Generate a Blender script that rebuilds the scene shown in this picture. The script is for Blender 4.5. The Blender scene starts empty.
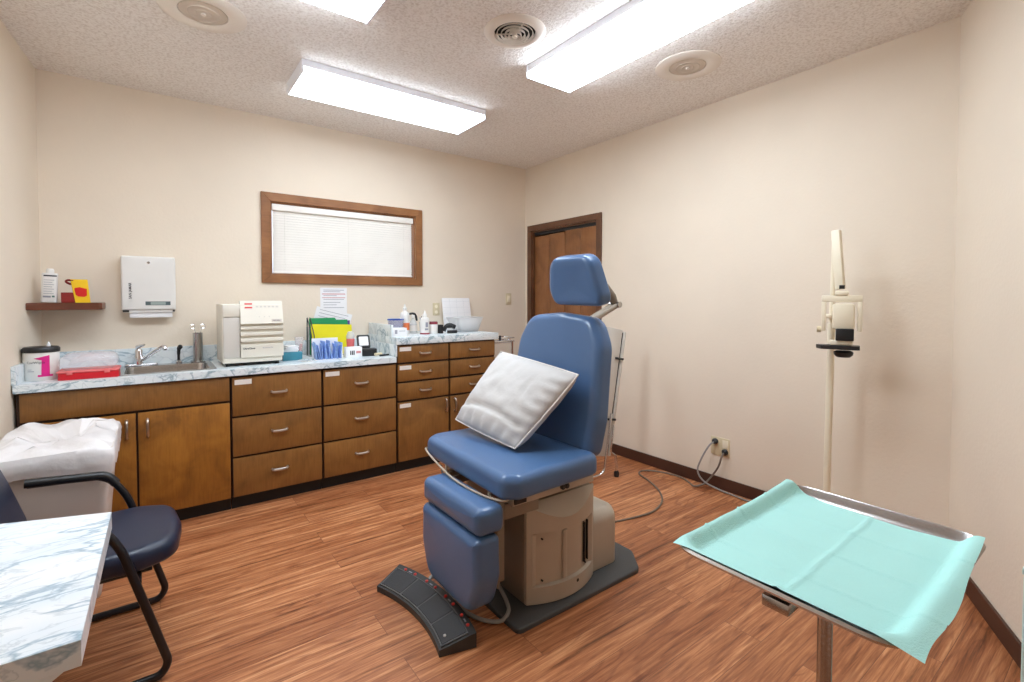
import bpy, bmesh, math, random
from mathutils import Vector, Matrix, noise
random.seed(7)
PI = math.pi
SC = bpy.context.scene
COL = SC.collection

# ------------------------------------------------------------------ colours and materials
def lin(c):
    out = []
    for v in c[:3]:
        v = v / 255.0
        out.append(v / 12.92 if v <= 0.04045 else ((v + 0.055) / 1.055) ** 2.4)
    return (*out, 1.0)

def nodes_of(m):
    m.use_nodes = True
    nt = m.node_tree
    return nt, nt.nodes, nt.links, nt.nodes['Principled BSDF']

def mat(name, c, rough=0.5, metal=0.0, bump=0.0, bscale=40.0, var=0.0, vscale=6.0, coat=0.0, alpha=1.0, trans=0.0, sheen=0.0):
    m = bpy.data.materials.new(name)
    nt, N, L, b = nodes_of(m)
    b.inputs['Base Color'].default_value = lin(c)
    b.inputs['Roughness'].default_value = rough
    b.inputs['Metallic'].default_value = metal
    b.inputs['Coat Weight'].default_value = coat
    b.inputs['Alpha'].default_value = alpha
    b.inputs['Transmission Weight'].default_value = trans
    b.inputs['Sheen Weight'].default_value = sheen
    tc = N.new('ShaderNodeTexCoord')
    if var > 0:
        n = N.new('ShaderNodeTexNoise'); n.inputs['Scale'].default_value = vscale; n.inputs['Detail'].default_value = 4
        L.new(tc.outputs['Object'], n.inputs['Vector'])
        r = N.new('ShaderNodeValToRGB')
        r.color_ramp.elements[0].position = 0.3; r.color_ramp.elements[1].position = 0.7
        r.color_ramp.elements[0].color = lin([max(0, v * (1 - var)) for v in c])
        r.color_ramp.elements[1].color = lin([min(255, v * (1 + var)) for v in c])
        L.new(n.outputs['Fac'], r.inputs['Fac']); L.new(r.outputs['Color'], b.inputs['Base Color'])
    if bump > 0:
        n = N.new('ShaderNodeTexNoise'); n.inputs['Scale'].default_value = bscale; n.inputs['Detail'].default_value = 3
        L.new(tc.outputs['Object'], n.inputs['Vector'])
        bp = N.new('ShaderNodeBump'); bp.inputs['Strength'].default_value = bump; bp.inputs['Distance'].default_value = 0.01
        L.new(n.outputs['Fac'], bp.inputs['Height']); L.new(bp.outputs['Normal'], b.inputs['Normal'])
    return m

def mat_wall():
    return mat('painted_wall', (231, 218, 200), 0.75, bump=0.10, bscale=60, var=0.012, vscale=2.0)

def mat_ceiling():
    m = bpy.data.materials.new('popcorn_ceiling')
    nt, N, L, b = nodes_of(m)
    tc = N.new('ShaderNodeTexCoord')
    v = N.new('ShaderNodeTexNoise'); v.inputs['Scale'].default_value = 75; v.inputs['Detail'].default_value = 5; v.inputs['Roughness'].default_value = 0.65
    L.new(tc.outputs['Object'], v.inputs['Vector'])
    r = N.new('ShaderNodeValToRGB')
    r.color_ramp.elements[0].position = 0.33; r.color_ramp.elements[0].color = lin((218, 210, 203))
    r.color_ramp.elements[1].position = 0.55; r.color_ramp.elements[1].color = lin((245, 241, 237))
    L.new(v.outputs['Fac'], r.inputs['Fac']); L.new(r.outputs['Color'], b.inputs['Base Color'])
    bp = N.new('ShaderNodeBump'); bp.inputs['Strength'].default_value = 0.6; bp.inputs['Distance'].default_value = 0.012
    L.new(v.outputs['Fac'], bp.inputs['Height']); L.new(bp.outputs['Normal'], b.inputs['Normal'])
    b.inputs['Roughness'].default_value = 0.95
    return m

def mat_floor():
    m = bpy.data.materials.new('vinyl_plank_floor')
    nt, N, L, b = nodes_of(m)
    tc = N.new('ShaderNodeTexCoord')
    br = N.new('ShaderNodeTexBrick')
    br.offset = 0.37; br.offset_frequency = 2
    br.inputs['Scale'].default_value = 1.0
    br.inputs['Brick Width'].default_value = 1.15
    br.inputs['Row Height'].default_value = 0.15
    br.inputs['Mortar Size'].default_value = 0.0010
    br.inputs['Mortar Smooth'].default_value = 0.3
    br.inputs['Color1'].default_value = (0, 0, 0, 1)
    br.inputs['Color2'].default_value = (1, 1, 1, 1)
    br.inputs['Mortar'].default_value = (0.5, 0.5, 0.5, 1)
    L.new(tc.outputs['Object'], br.inputs['Vector'])
    # offset grain per plank
    sep = N.new('ShaderNodeSeparateColor'); L.new(br.outputs['Color'], sep.inputs['Color'])
    mul = N.new('ShaderNodeMath'); mul.operation = 'MULTIPLY'; mul.inputs[1].default_value = 37.0
    L.new(sep.outputs['Red'], mul.inputs[0])
    cmb = N.new('ShaderNodeCombineXYZ'); L.new(mul.outputs[0], cmb.inputs['X']); L.new(mul.outputs[0], cmb.inputs['Y'])
    add = N.new('ShaderNodeVectorMath'); add.operation = 'ADD'
    L.new(tc.outputs['Object'], add.inputs[0]); L.new(cmb.outputs[0], add.inputs[1])
    def stretched(sx, sy, scale, detail, dist=0.0, rough=0.6):
        mp = N.new('ShaderNodeMapping'); mp.inputs['Scale'].default_value = (sx, sy, 1)
        L.new(add.outputs[0], mp.inputs['Vector'])
        n = N.new('ShaderNodeTexNoise'); n.inputs['Scale'].default_value = scale; n.inputs['Detail'].default_value = detail
        n.inputs['Distortion'].default_value = dist; n.inputs['Roughness'].default_value = rough
        L.new(mp.outputs[0], n.inputs['Vector'])
        return n
    g1 = stretched(1.1, 24, 1.5, 9, 0.35, 0.72)
    g2 = stretched(0.7, 6.5, 0.9, 2, 0.15)
    g3 = stretched(3.0, 70, 2.0, 3, 0.2)
    # cathedral rings
    s = N.new('ShaderNodeMath'); s.operation = 'MULTIPLY'; s.inputs[1].default_value = 95.0
    L.new(g2.outputs['Fac'], s.inputs[0])
    sn = N.new('ShaderNodeMath'); sn.operation = 'SINE'; L.new(s.outputs[0], sn.inputs[0])
    r = N.new('ShaderNodeValToRGB'); cr = r.color_ramp
    cr.elements[0].position = 0.33; cr.elements[0].color = lin((116, 72, 42))
    cr.elements[1].position = 0.67; cr.elements[1].color = lin((232, 174, 124))
    e = cr.elements.new(0.43); e.color = lin((172, 108, 67))
    e = cr.elements.new(0.55); e.color = lin((205, 140, 94))
    L.new(g1.outputs['Fac'], r.inputs['Fac'])
    mx = N.new('ShaderNodeMix'); mx.data_type = 'RGBA'; mx.blend_type = 'MULTIPLY'
    mr = N.new('ShaderNodeMapRange'); mr.inputs['From Min'].default_value = 0.55; mr.inputs['From Max'].default_value = 1.0
    mr.inputs['To Min'].default_value = 0.0; mr.inputs['To Max'].default_value = 0.30
    L.new(sn.outputs[0], mr.inputs['Value']); L.new(mr.outputs[0], mx.inputs['Factor'])
    L.new(r.outputs['Color'], mx.inputs[6]); mx.inputs[7].default_value = lin((150, 92, 66))
    mx2 = N.new('ShaderNodeMix'); mx2.data_type = 'RGBA'; mx2.blend_type = 'MULTIPLY'
    mr2 = N.new('ShaderNodeMapRange'); mr2.inputs['From Min'].default_value = 0.45; mr2.inputs['From Max'].default_value = 0.72
    mr2.inputs['To Min'].default_value = 0.0; mr2.inputs['To Max'].default_value = 0.5
    L.new(g3.outputs['Fac'], mr2.inputs['Value']); L.new(mr2.outputs[0], mx2.inputs['Factor'])
    L.new(mx.outputs[2], mx2.inputs[6]); mx2.inputs[7].default_value = lin((190, 150, 128))
    # plank tint
    mx3 = N.new('ShaderNodeMix'); mx3.data_type = 'RGBA'; mx3.blend_type = 'MULTIPLY'
    L.new(sep.outputs['Red'], mx3.inputs['Factor']); L.new(mx2.outputs[2], mx3.inputs[6]); mx3.inputs[7].default_value = lin((216, 202, 192))
    mx4 = N.new('ShaderNodeMix'); mx4.data_type = 'RGBA'
    L.new(br.outputs['Fac'], mx4.inputs['Factor']); L.new(mx3.outputs[2], mx4.inputs[6]); mx4.inputs[7].default_value = lin((110, 66, 46))
    L.new(mx4.outputs[2], b.inputs['Base Color'])
    b.inputs['Roughness'].default_value = 0.42
    bp = N.new('ShaderNodeBump'); bp.inputs['Strength'].default_value = 0.12; bp.inputs['Distance'].default_value = 0.002
    L.new(g1.outputs['Fac'], bp.inputs['Height']); L.new(bp.outputs['Normal'], b.inputs['Normal'])
    return m

def mat_wood(name, dark, mid, light, vertical=True, rough=0.38):
    m = bpy.data.materials.new(name)
    nt, N, L, b = nodes_of(m)
    tc = N.new('ShaderNodeTexCoord')
    oi = N.new('ShaderNodeObjectInfo')
    ad = N.new('ShaderNodeVectorMath'); ad.operation = 'ADD'
    mlt = N.new('ShaderNodeMath'); mlt.operation = 'MULTIPLY'; mlt.inputs[1].default_value = 23.0
    L.new(oi.outputs['Random'], mlt.inputs[0])
    cb = N.new('ShaderNodeCombineXYZ'); L.new(mlt.outputs[0], cb.inputs['X']); L.new(mlt.outputs[0], cb.inputs['Z'])
    L.new(tc.outputs['Object'], ad.inputs[0]); L.new(cb.outputs[0], ad.inputs[1])
    def nz(sc, scale, det, dist=0.0):
        mp = N.new('ShaderNodeMapping'); mp.inputs['Scale'].default_value = sc
        L.new(ad.outputs[0], mp.inputs['Vector'])
        n = N.new('ShaderNodeTexNoise'); n.inputs['Scale'].default_value = scale; n.inputs['Detail'].default_value = det
        n.inputs['Distortion'].default_value = dist
        L.new(mp.outputs[0], n.inputs['Vector']); return n
    a = nz((1, 1, 1) if vertical else (1, 1, 1), 4.0, 5, 1.2)
    f = nz((60, 60, 5) if vertical else (5, 5, 60), 2.2, 4)
    r = N.new('ShaderNodeValToRGB'); cr = r.color_ramp
    cr.elements[0].position = 0.25; cr.elements[0].color = lin(dark)
    cr.elements[1].position = 0.75; cr.elements[1].color = lin(light)
    e = cr.elements.new(0.5); e.color = lin(mid)
    L.new(a.outputs['Fac'], r.inputs['Fac'])
    mx = N.new('ShaderNodeMix'); mx.data_type = 'RGBA'; mx.blend_type = 'MULTIPLY'
    mr = N.new('ShaderNodeMapRange'); mr.inputs['From Min'].default_value = 0.4; mr.inputs['From Max'].default_value = 0.7
    mr.inputs['To Max'].default_value = 0.30
    L.new(f.outputs['Fac'], mr.inputs['Value']); L.new(mr.outputs[0], mx.inputs['Factor'])
    L.new(r.outputs['Color'], mx.inputs[6]); mx.inputs[7].default_value = lin((185, 160, 140))
    L.new(mx.outputs[2], b.inputs['Base Color'])
    b.inputs['Roughness'].default_value = rough
    return m

def mat_marble(name='marble_laminate', sc=3.2, base=(232, 237, 238), tint=(214, 226, 232), vein=(120, 152, 168)):
    m = bpy.data.materials.new(name)
    nt, N, L, b = nodes_of(m)
    tc = N.new('ShaderNodeTexCoord')
    mp = N.new('ShaderNodeMapping'); mp.inputs['Rotation'].default_value = (0.3, 0.4, 0.6); mp.inputs['Scale'].default_value = (1.0, 2.6, 1.6)
    L.new(tc.outputs['Object'], mp.inputs['Vector'])
    def vein_mask(scale, width, dist, strength):
        n = N.new('ShaderNodeTexNoise'); n.inputs['Scale'].default_value = scale; n.inputs['Detail'].default_value = 6
        n.inputs['Distortion'].default_value = dist; n.inputs['Roughness'].default_value = 0.55
        L.new(mp.outputs[0], n.inputs['Vector'])
        s1 = N.new('ShaderNodeMath'); s1.operation = 'SUBTRACT'; s1.inputs[1].default_value = 0.5; L.new(n.outputs['Fac'], s1.inputs[0])
        s2 = N.new('ShaderNodeMath'); s2.operation = 'ABSOLUTE'; L.new(s1.outputs[0], s2.inputs[0])
        mr = N.new('ShaderNodeMapRange'); mr.inputs['From Min'].default_value = 0.0; mr.inputs['From Max'].default_value = width
        mr.inputs['To Min'].default_value = strength; mr.inputs['To Max'].default_value = 0.0
        L.new(s2.outputs[0], mr.inputs['Value']); return mr
    v1 = vein_mask(sc, 0.022, 0.8, 0.85)
    v2 = vein_mask(sc * 2.1, 0.03, 1.6, 0.4)
    n3 = N.new('ShaderNodeTexNoise'); n3.inputs['Scale'].default_value = sc * 1.3; n3.inputs['Detail'].default_value = 3
    L.new(mp.outputs[0], n3.inputs['Vector'])
    r = N.new('ShaderNodeValToRGB'); r.color_ramp.elements[0].position = 0.35; r.color_ramp.elements[1].position = 0.7
    r.color_ramp.elements[0].color = lin(base); r.color_ramp.elements[1].color = lin(tint)
    L.new(n3.outputs['Fac'], r.inputs['Fac'])
    m1 = N.new('ShaderNodeMix'); m1.data_type = 'RGBA'; L.new(v1.outputs[0], m1.inputs['Factor']); L.new(r.outputs['Color'], m1.inputs[6]); m1.inputs[7].default_value = lin(vein)
    m2 = N.new('ShaderNodeMix'); m2.data_type = 'RGBA'; L.new(v2.outputs[0], m2.inputs['Factor']); L.new(m1.outputs[2], m2.inputs[6]); m2.inputs[7].default_value = lin([v * 0.5 + 90 for v in vein])
    L.new(m2.outputs[2], b.inputs['Base Color'])
    b.inputs['Roughness'].default_value = 0.3
    return m

def mat_emit(name, c, strength, stripe=None):
    m = bpy.data.materials.new(name); m.use_nodes = True
    nt = m.node_tree; N = nt.nodes; L = nt.links
    N.remove(N['Principled BSDF'])
    e = N.new('ShaderNodeEmission'); e.inputs['Color'].default_value = (*c, 1); e.inputs['Strength'].default_value = strength
    L.new(e.outputs[0], N['Material Output'].inputs['Surface'])
    return m

def mat_glass(name, tint=(225, 230, 232), alpha=0.3, rough=0.08):
    m = bpy.data.materials.new(name)
    nt, N, L, b = nodes_of(m)
    b.inputs['Base Color'].default_value = lin(tint); b.inputs['Roughness'].default_value = rough
    b.inputs['Alpha'].default_value = alpha
    return m

M = {}
M['wall'] = mat_wall(); M['ceiling'] = mat_ceiling(); M['floor'] = mat_floor()
M['cab'] = mat_wood('cabinet_wood', (116, 78, 38), (136, 92, 44), (150, 104, 52))
M['cabdoor'] = mat_wood('cabinet_door_wood', (114, 72, 24), (154, 100, 35), (180, 122, 48))
M['cabdark'] = mat('dark_carcass', (48, 26, 14), 0.6, var=0.1)  # carcass coloured dark to paint the shade in gaps between fronts
M['toe'] = mat('black_toe_kick', (18, 16, 16), 0.6, var=0.1)
M['trim'] = mat_wood('window_trim_wood', (122, 78, 42), (146, 96, 54), (164, 112, 66), False, 0.5)
M['doorwood'] = mat_wood('closet_door_wood', (118, 76, 42), (140, 92, 54), (156, 104, 62))
M['doorframe'] = mat_wood('door_frame_wood', (88, 56, 36), (104, 68, 44), (118, 80, 54))
M['base'] = mat('brown_vinyl_baseboard', (74, 44, 32), 0.45, var=0.08, vscale=3)
M['marble'] = mat_marble()
M['marble2'] = mat_marble('table_marble_laminate', 2.2, (238, 240, 242), (218, 230, 238), (132, 164, 184))
M['marble3'] = mat_marble('splash_marble', 1.3)
M['chrome'] = mat('chrome', (225, 225, 228), 0.12, 1.0)
M['nickel'] = mat('satin_nickel', (205, 195, 185), 0.3, 1.0)
M['steel'] = mat('stainless_steel', (190, 188, 186), 0.26, 1.0, bump=0.04, bscale=200)
M['blue'] = mat('blue_vinyl', (76, 107, 148), 0.28, bump=0.06, bscale=350, var=0.02, coat=0.1)
M['navy'] = mat('navy_vinyl', (25, 35, 58), 0.36, bump=0.08, bscale=300, var=0.04)
M['beige'] = mat('beige_plastic', (180, 167, 150), 0.42, var=0.02)
M['beigedark'] = mat('beige_metal_shade', (134, 120, 104), 0.5, var=0.05)
M['matgrey'] = mat('grey_base_mat', (74, 74, 74), 0.6, bump=0.1, bscale=200)
M['black'] = mat('black_plastic', (26, 26, 28), 0.4, var=0.1)
M['blackmetal'] = mat('black_painted_tube', (22, 23, 28), 0.3, var=0.1)
M['darkgrey'] = mat('dark_grey_rubber', (58, 58, 60), 0.7, bump=0.2, bscale=250, var=0.08)
M['pedal'] = mat('dark_grey_pedal_case', (52, 52, 52), 0.5, var=0.08)
M['ribgrey'] = mat('gleam_grey_ribs', (84, 84, 84), 0.4, var=0.08)  # lighter grey imitates the gleam along the rib edges
M['red'] = mat('red_plastic', (205, 26, 40), 0.35, var=0.03)
M['reddot'] = mat('red_button', (214, 60, 50), 0.4, var=0.03)
M['whitep'] = mat('white_plastic', (228, 226, 222), 0.35, var=0.01)
M['bin'] = mat('white_bin_plastic', (214, 206, 200), 0.5, var=0.02)
M['offwhite'] = mat('cream_enamel', (224, 219, 206), 0.4, var=0.01)
M['offgrey'] = mat('light_grey_enamel', (205, 200, 192), 0.45, var=0.01)
M['cream'] = mat('cream_painted_metal', (238, 228, 204), 0.4, var=0.02)
M['almond'] = mat('almond_plate', (214, 200, 166), 0.4, var=0.02)
M['paper'] = mat('white_paper', (236, 236, 238), 0.8, var=0.01)
M['print'] = mat('grey_print', (150, 150, 160), 0.8, var=0.05)
M['printred'] = mat('pale_red_print', (205, 140, 140), 0.8, var=0.05)
M['ink'] = mat('dark_ink', (44, 44, 50), 0.6, var=0.05)
M['magenta'] = mat('magenta_ink', (214, 30, 130), 0.5, var=0.03)
M['label'] = mat('white_label', (232, 226, 220), 0.6, var=0.01)
M['teal'] = mat('teal_box', (60, 128, 146), 0.5, var=0.1)
M['tealpaper'] = mat('aqua_drape_paper', (188, 247, 241), 0.7, bump=0.25, bscale=420, var=0.01)
M['yellow'] = mat('yellow_card', (226, 216, 20), 0.6, var=0.02)
M['green'] = mat('green_card', (16, 140, 82), 0.6, var=0.03)
M['bluepaper'] = mat('blue_leaflet', (146, 178, 230), 0.6, var=0.10, vscale=60)
M['bluebowl'] = mat('deep_blue_plastic', (28, 78, 172), 0.35, var=0.1)
M['pink'] = mat('coral_plastic', (222, 112, 112), 0.5, var=0.06)
M['orange'] = mat('orange_ink', (226, 120, 70), 0.6, var=0.03)
M['burny'] = mat('yellow_carton', (240, 196, 20), 0.5, var=0.03)
M['burnr'] = mat('dark_red_carton', (140, 30, 26), 0.5, var=0.06)
M['liner'] = mat('white_liner_film', (240, 236, 236), 0.35, bump=0.5, bscale=16, alpha=0.9)
M['pillow'] = mat('white_cotton', (198, 196, 194), 0.9, bump=0.35, bscale=18, sheen=0.2, var=0.01)
M['piping'] = mat('white_piping', (236, 232, 226), 0.8, var=0.01)
M['shelfwood'] = mat_wood('shelf_wood', (84, 44, 28), (104, 56, 36), (122, 68, 44), False, 0.4)
M['clear'] = mat_glass('clear_plastic', (236, 230, 234), 0.3)
M['clear2'] = mat_glass('frosted_plastic', (232, 234, 236), 0.55, 0.3)
M['cord'] = mat('taupe_cord', (120, 108, 96), 0.5, var=0.03)
M['cordgrey'] = mat('grey_cord', (150, 146, 142), 0.5, var=0.03)
M['slat'] = mat('white_blind_slat', (243, 239, 232), 0.5, var=0.01)
M['pane'] = mat_glass('window_glass', (220, 230, 235), 0.15, 0.03)
M['green_lam'] = mat('pale_aqua_laminate', (196, 224, 220), 0.4, var=0.02)
M['speaker'] = mat('speaker_grille_cloth', (206, 194, 180), 0.8, var=0.05)
M['ceilmetal'] = mat('ceiling_painted_metal', (234, 226, 216), 0.5, var=0.01)
M['ventdark'] = mat('vent_interior', (14, 10, 9), 0.8, var=0.1)
M['skin'] = mat('dark_display', (92, 106, 108), 0.2, var=0.05)
EM = 9.5
M['lens'] = mat_emit('lit_acrylic_lens', (0.80, 0.90, 1.0), EM)
M['lens_dim'] = mat_emit('lit_acrylic_lens_dimmed', (0.80, 0.90, 1.0), EM * .46)  # emission turned down so the back wall is not overlit
M['housing'] = mat('white_fixture_metal', (236, 238, 245), 0.4, var=0.01)

# ------------------------------------------------------------------ mesh helpers
def tag(o, label=None, cat=None, group=None, kind=None):
    if label: o['label'] = label
    if cat: o['category'] = cat
    if group: o['group'] = group
    if kind: o['kind'] = kind
    return o

def thing(name, label, cat, loc=(0, 0, 0), group=None, rotz=0):
    o = bpy.data.objects.new(name, None); COL.objects.link(o)
    o.location = loc; o.rotation_euler = (0, 0, rotz); o.empty_display_size = 0.05
    return tag(o, label, cat, group)

def finish(bm, name, m, smooth=True, angle=40):
    bmesh.ops.recalc_face_normals(bm, faces=bm.faces)
    me = bpy.data.meshes.new(name)
    bm.to_mesh(me); bm.free()
    mats = m if isinstance(m, (list, tuple)) else [m]
    for x in mats: me.materials.append(M[x] if isinstance(x, str) else x)
    if smooth:
        me.set_sharp_from_angle(angle=math.radians(angle))
    return me

def root_offset(parent):
    v = Vector(parent.get('_o', (0, 0, 0)))
    return v

OFF = {}
def part(name, bm, m, parent, smooth=True, angle=40, label=None, world=True, kind=None):
    """child mesh; vertices given in world coordinates unless world=False"""
    me = finish(bm, name, m, smooth, angle)
    if smooth:
        for p in me.polygons: p.use_smooth = True
        me.set_sharp_from_angle(angle=math.radians(angle))
    off = OFF.get(parent.name)
    if off is None: off = parent.location.copy()
    if world: me.transform(Matrix.Translation(-off))
    o = bpy.data.objects.new(name, me); COL.objects.link(o); o.parent = parent
    OFF[o.name] = off
    if label: o['label'] = label
    if kind: o['kind'] = kind
    return o

def solo(name, bm, m, label, cat, loc, group=None, smooth=True, angle=40, kind=None):
    me = finish(bm, name, m, smooth, angle)
    if smooth:
        for p in me.polygons: p.use_smooth = True
        me.set_sharp_from_angle(angle=math.radians(angle))
    me.transform(Matrix.Translation(-Vector(loc)))
    o = bpy.data.objects.new(name, me); COL.objects.link(o); o.location = loc
    OFF[o.name] = Vector(loc)
    return tag(o, label, cat, group, kind)

def struct(name, bm, m, smooth=False, parent=None):
    me = finish(bm, name, m, False)
    o = bpy.data.objects.new(name, me); COL.objects.link(o)
    OFF[o.name] = Vector((0, 0, 0))
    if parent: o.parent = parent
    else: o['kind'] = 'structure'
    return o

def BM(): return bmesh.new()

def box(bm, x0, x1, y0, y1, z0, z1, mi=0, bev=0.0, seg=2, mtx=None):
    t = bmesh.new()
    bmesh.ops.create_cube(t, size=1.0)
    for v in t.verts:
        v.co = Vector(((x0 + x1) / 2 + v.co.x * (x1 - x0), (y0 + y1) / 2 + v.co.y * (y1 - y0), (z0 + z1) / 2 + v.co.z * (z1 - z0)))
    if bev > 0:
        bmesh.ops.bevel(t, geom=list(t.edges), offset=bev, segments=seg, profile=0.5, affect='EDGES')
    merge(bm, t, mi, mtx)

def merge(bm, t, mi=0, mtx=None):
    if mtx is not None: t.transform(mtx)
    vs = {}
    for v in t.verts: vs[v] = bm.verts.new(v.co)
    for f in t.faces:
        try:
            nf = bm.faces.new([vs[v] for v in f.verts]); nf.material_index = mi
        except ValueError: pass
    t.free()

def rotbox(bm, c, size, R, mi=0, bev=0.0, seg=2):
    """box of size centred at c rotated by Matrix R (3x3/4x4)"""
    sx, sy, sz = size
    box(bm, -sx / 2, sx / 2, -sy / 2, sy / 2, -sz / 2, sz / 2, mi, bev, seg, Matrix.Translation(c) @ R.to_4x4())

def smoothpath(pts, n=8):
    P = [Vector(p) for p in pts]
    out = []
    for i in range(len(P) - 1):
        p0 = P[i - 1] if i else P[0] * 2 - P[1]
        p1, p2 = P[i], P[i + 1]
        p3 = P[i + 2] if i + 2 < len(P) else P[-1] * 2 - P[-2]
        for k in range(n):
            t = k / n
            out.append(0.5 * ((2 * p1) + (-p0 + p2) * t + (2 * p0 - 5 * p1 + 4 * p2 - p3) * t * t + (-p0 + 3 * p1 - 3 * p2 + p3) * t ** 3))
    out.append(P[-1]); return out

def fillet(pts, r, n=6):
    """round the inner corners of an open 3D polyline"""
    P = [Vector(p) for p in pts]; out = [P[0]]
    for i in range(1, len(P) - 1):
        a, b, c = P[i - 1], P[i], P[i + 1]
        u = (a - b); w = (c - b)
        rr = min(r, u.length * 0.49, w.length * 0.49)
        p = b + u.normalized() * rr; q = b + w.normalized() * rr
        for k in range(n + 1):
            t = k / n
            out.append(p * (1 - t) ** 2 + b * 2 * t * (1 - t) + q * t * t)
    out.append(P[-1]); return out

def tube(bm, pts, r, n=10, mi=0, caps=True, flat=None):
    P = [Vector(p) for p in pts]
    rad = r if isinstance(r, (list, tuple)) else [r] * len(P)
    T = []
    for i in range(len(P)):
        a = P[max(0, i - 1)]; b = P[min(len(P) - 1, i + 1)]
        T.append((b - a).normalized())
    up = Vector((0, 0, 1)) if abs(T[0].z) < 0.9 else Vector((1, 0, 0))
    nrm = (up - T[0] * up.dot(T[0])).normalized()
    rings = []
    for i in range(len(P)):
        nrm = (nrm - T[i] * nrm.dot(T[i])).normalized()
        bn = T[i].cross(nrm)
        ring = []
        for k in range(n):
            a = 2 * PI * k / n
            fx, fy = (flat if flat else (1, 1))
            ring.append(bm.verts.new(P[i] + (nrm * math.cos(a) * fx + bn * math.sin(a) * fy) * rad[i]))
        rings.append(ring)
    for i in range(len(P) - 1):
        for k in range(n):
            f = bm.faces.new((rings[i][k], rings[i][(k + 1) % n], rings[i + 1][(k + 1) % n], rings[i + 1][k])); f.material_index = mi
    if caps:
        f = bm.faces.new(rings[0][::-1]); f.material_index = mi
        f = bm.faces.new(rings[-1]); f.material_index = mi

def lathe(bm, prof, c=(0, 0, 0), n=28, mi=0, mtx=None, close=False):
    """profile [(r,z)] around z axis at c"""
    t = bmesh.new(); rings = []
    for r, z in prof:
        if r < 1e-5: rings.append([t.verts.new((0, 0, z))])
        else: rings.append([t.verts.new((r * math.cos(2 * PI * k / n), r * math.sin(2 * PI * k / n), z)) for k in range(n)])
    for a, b in zip(rings[:-1], rings[1:]):
        for k in range(n):
            k2 = (k + 1) % n
            if len(a) == 1 and len(b) == 1: continue
            if len(a) == 1: t.faces.new((a[0], b[k2], b[k]))
            elif len(b) == 1: t.faces.new((a[k], a[k2], b[0]))
            else: t.faces.new((a[k], a[k2], b[k2], b[k]))
    X = Matrix.Translation(c)
    if mtx is not None: X = X @ mtx.to_4x4()
    merge(bm, t, mi, X)

def fpoly(pts, radii, n=6):
    """filleted closed 2D polygon"""
    out = []; L_ = len(pts)
    if not isinstance(radii, (list, tuple)): radii = [radii] * L_
    for i in range(L_):
        a = Vector(pts[i - 1]); b = Vector(pts[i]); c = Vector(pts[(i + 1) % L_])
        u = (a - b); w = (c - b); r = radii[i]
        if r < 1e-5: out.append(b); continue
        ang = u.angle(w); d = min(r / math.tan(ang / 2), u.length * 0.495, w.length * 0.495)
        p = b + u.normalized() * d; q = b + w.normalized() * d
        for k in range(n + 1):
            t = k / n; out.append(p * (1 - t) ** 2 + b * 2 * t * (1 - t) + q * t * t)
    return out

def pad(bm, outline, th, r, mtx, dome=0.0, domeb=0.0, rb=None, mi=0, seg=5, rings=5):
    """upholstered slab: outline in local XY, thickness along +Z (0..th), rounded edges"""
    t = bmesh.new(); n = len(outline)
    if rb is None: rb = r
    area = sum(outline[i].x * outline[(i + 1) % n].y - outline[(i + 1) % n].x * outline[i].y for i in range(n))
    if area < 0: outline = outline[::-1]
    cx = sum(p.x for p in outline) / n; cy = sum(p.y for p in outline) / n
    nr = []
    for i in range(n):
        a = outline[i - 1]; c = outline[(i + 1) % n]
        d = (c - a); l = d.length or 1
        nr.append(Vector((d.y / l, -d.x / l)))
    def ring(inset, z): return [t.verts.new((outline[i].x - nr[i].x * inset, outline[i].y - nr[i].y * inset, z)) for i in range(n)]
    R = []
    # bottom cap rings inner->outer
    def caps(r_, zbase, dm, sgn):
        out = []
        base = [Vector((outline[i].x - nr[i].x * r_, outline[i].y - nr[i].y * r_)) for i in range(n)]
        for k in range(rings - 1, 0, -1):
            s = k / rings
            out.append([t.verts.new((cx + (p.x - cx) * s, cy + (p.y - cy) * s, zbase + sgn * dm * (1 - s * s))) for p in base])
        return out  # ordered outer->inner
    bot = caps(rb, 0, domeb, -1)
    for q in bot[::-1]: R.append(q)
    for k in range(seg + 1):
        a = PI / 2 * k / seg
        R.append(ring(rb * (1 - math.sin(a)), rb * (1 - math.cos(a))))
    for k in range(seg + 1):
        a = PI / 2 * k / seg
        R.append(ring(r * (1 - math.cos(a)), th - r + r * math.sin(a)))
    for q in caps(r, th, dome, 1): R.append(q)
    for a, b in zip(R[:-1], R[1:]):
        for i in range(n):
            j = (i + 1) % n
            try: t.faces.new((a[i], a[j], b[j], b[i]))
            except ValueError: pass
    c0 = t.verts.new((cx, cy, -domeb)); c1 = t.verts.new((cx, cy, th + dome))
    for i in range(n):
        j = (i + 1) % n
        t.faces.new((R[0][j], R[0][i], c0)); t.faces.new((R[-1][i], R[-1][j], c1))
    bmesh.ops.remove_doubles(t, verts=t.verts, dist=1e-6)
    merge(bm, t, mi, mtx)

def prism(bm, poly, z0, z1, mtx=None, mi=0, bev=0.0):
    t = bmesh.new()
    a = [t.verts.new((p[0], p[1], z0)) for p in poly]; b = [t.verts.new((p[0], p[1], z1)) for p in poly]
    t.faces.new(a[::-1]); t.faces.new(b)
    for i in range(len(poly)):
        j = (i + 1) % len(poly); t.faces.new((a[i], a[j], b[j], b[i]))
    if bev > 0:
        bmesh.ops.bevel(t, geom=[e for e in t.edges if abs(e.verts[0].co.z - e.verts[1].co.z) < 1e-7], offset=bev, segments=2, profile=0.5, affect='EDGES')
    merge(bm, t, mi, mtx)

def frame3(origin, xdir, ydir):
    x = Vector(xdir).normalized(); y = Vector(ydir); y = (y - x * y.dot(x)).normalized(); z = x.cross(y)
    m = Matrix((x, y, z)).transposed().to_4x4(); m.translation = Vector(origin); return m

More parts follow.
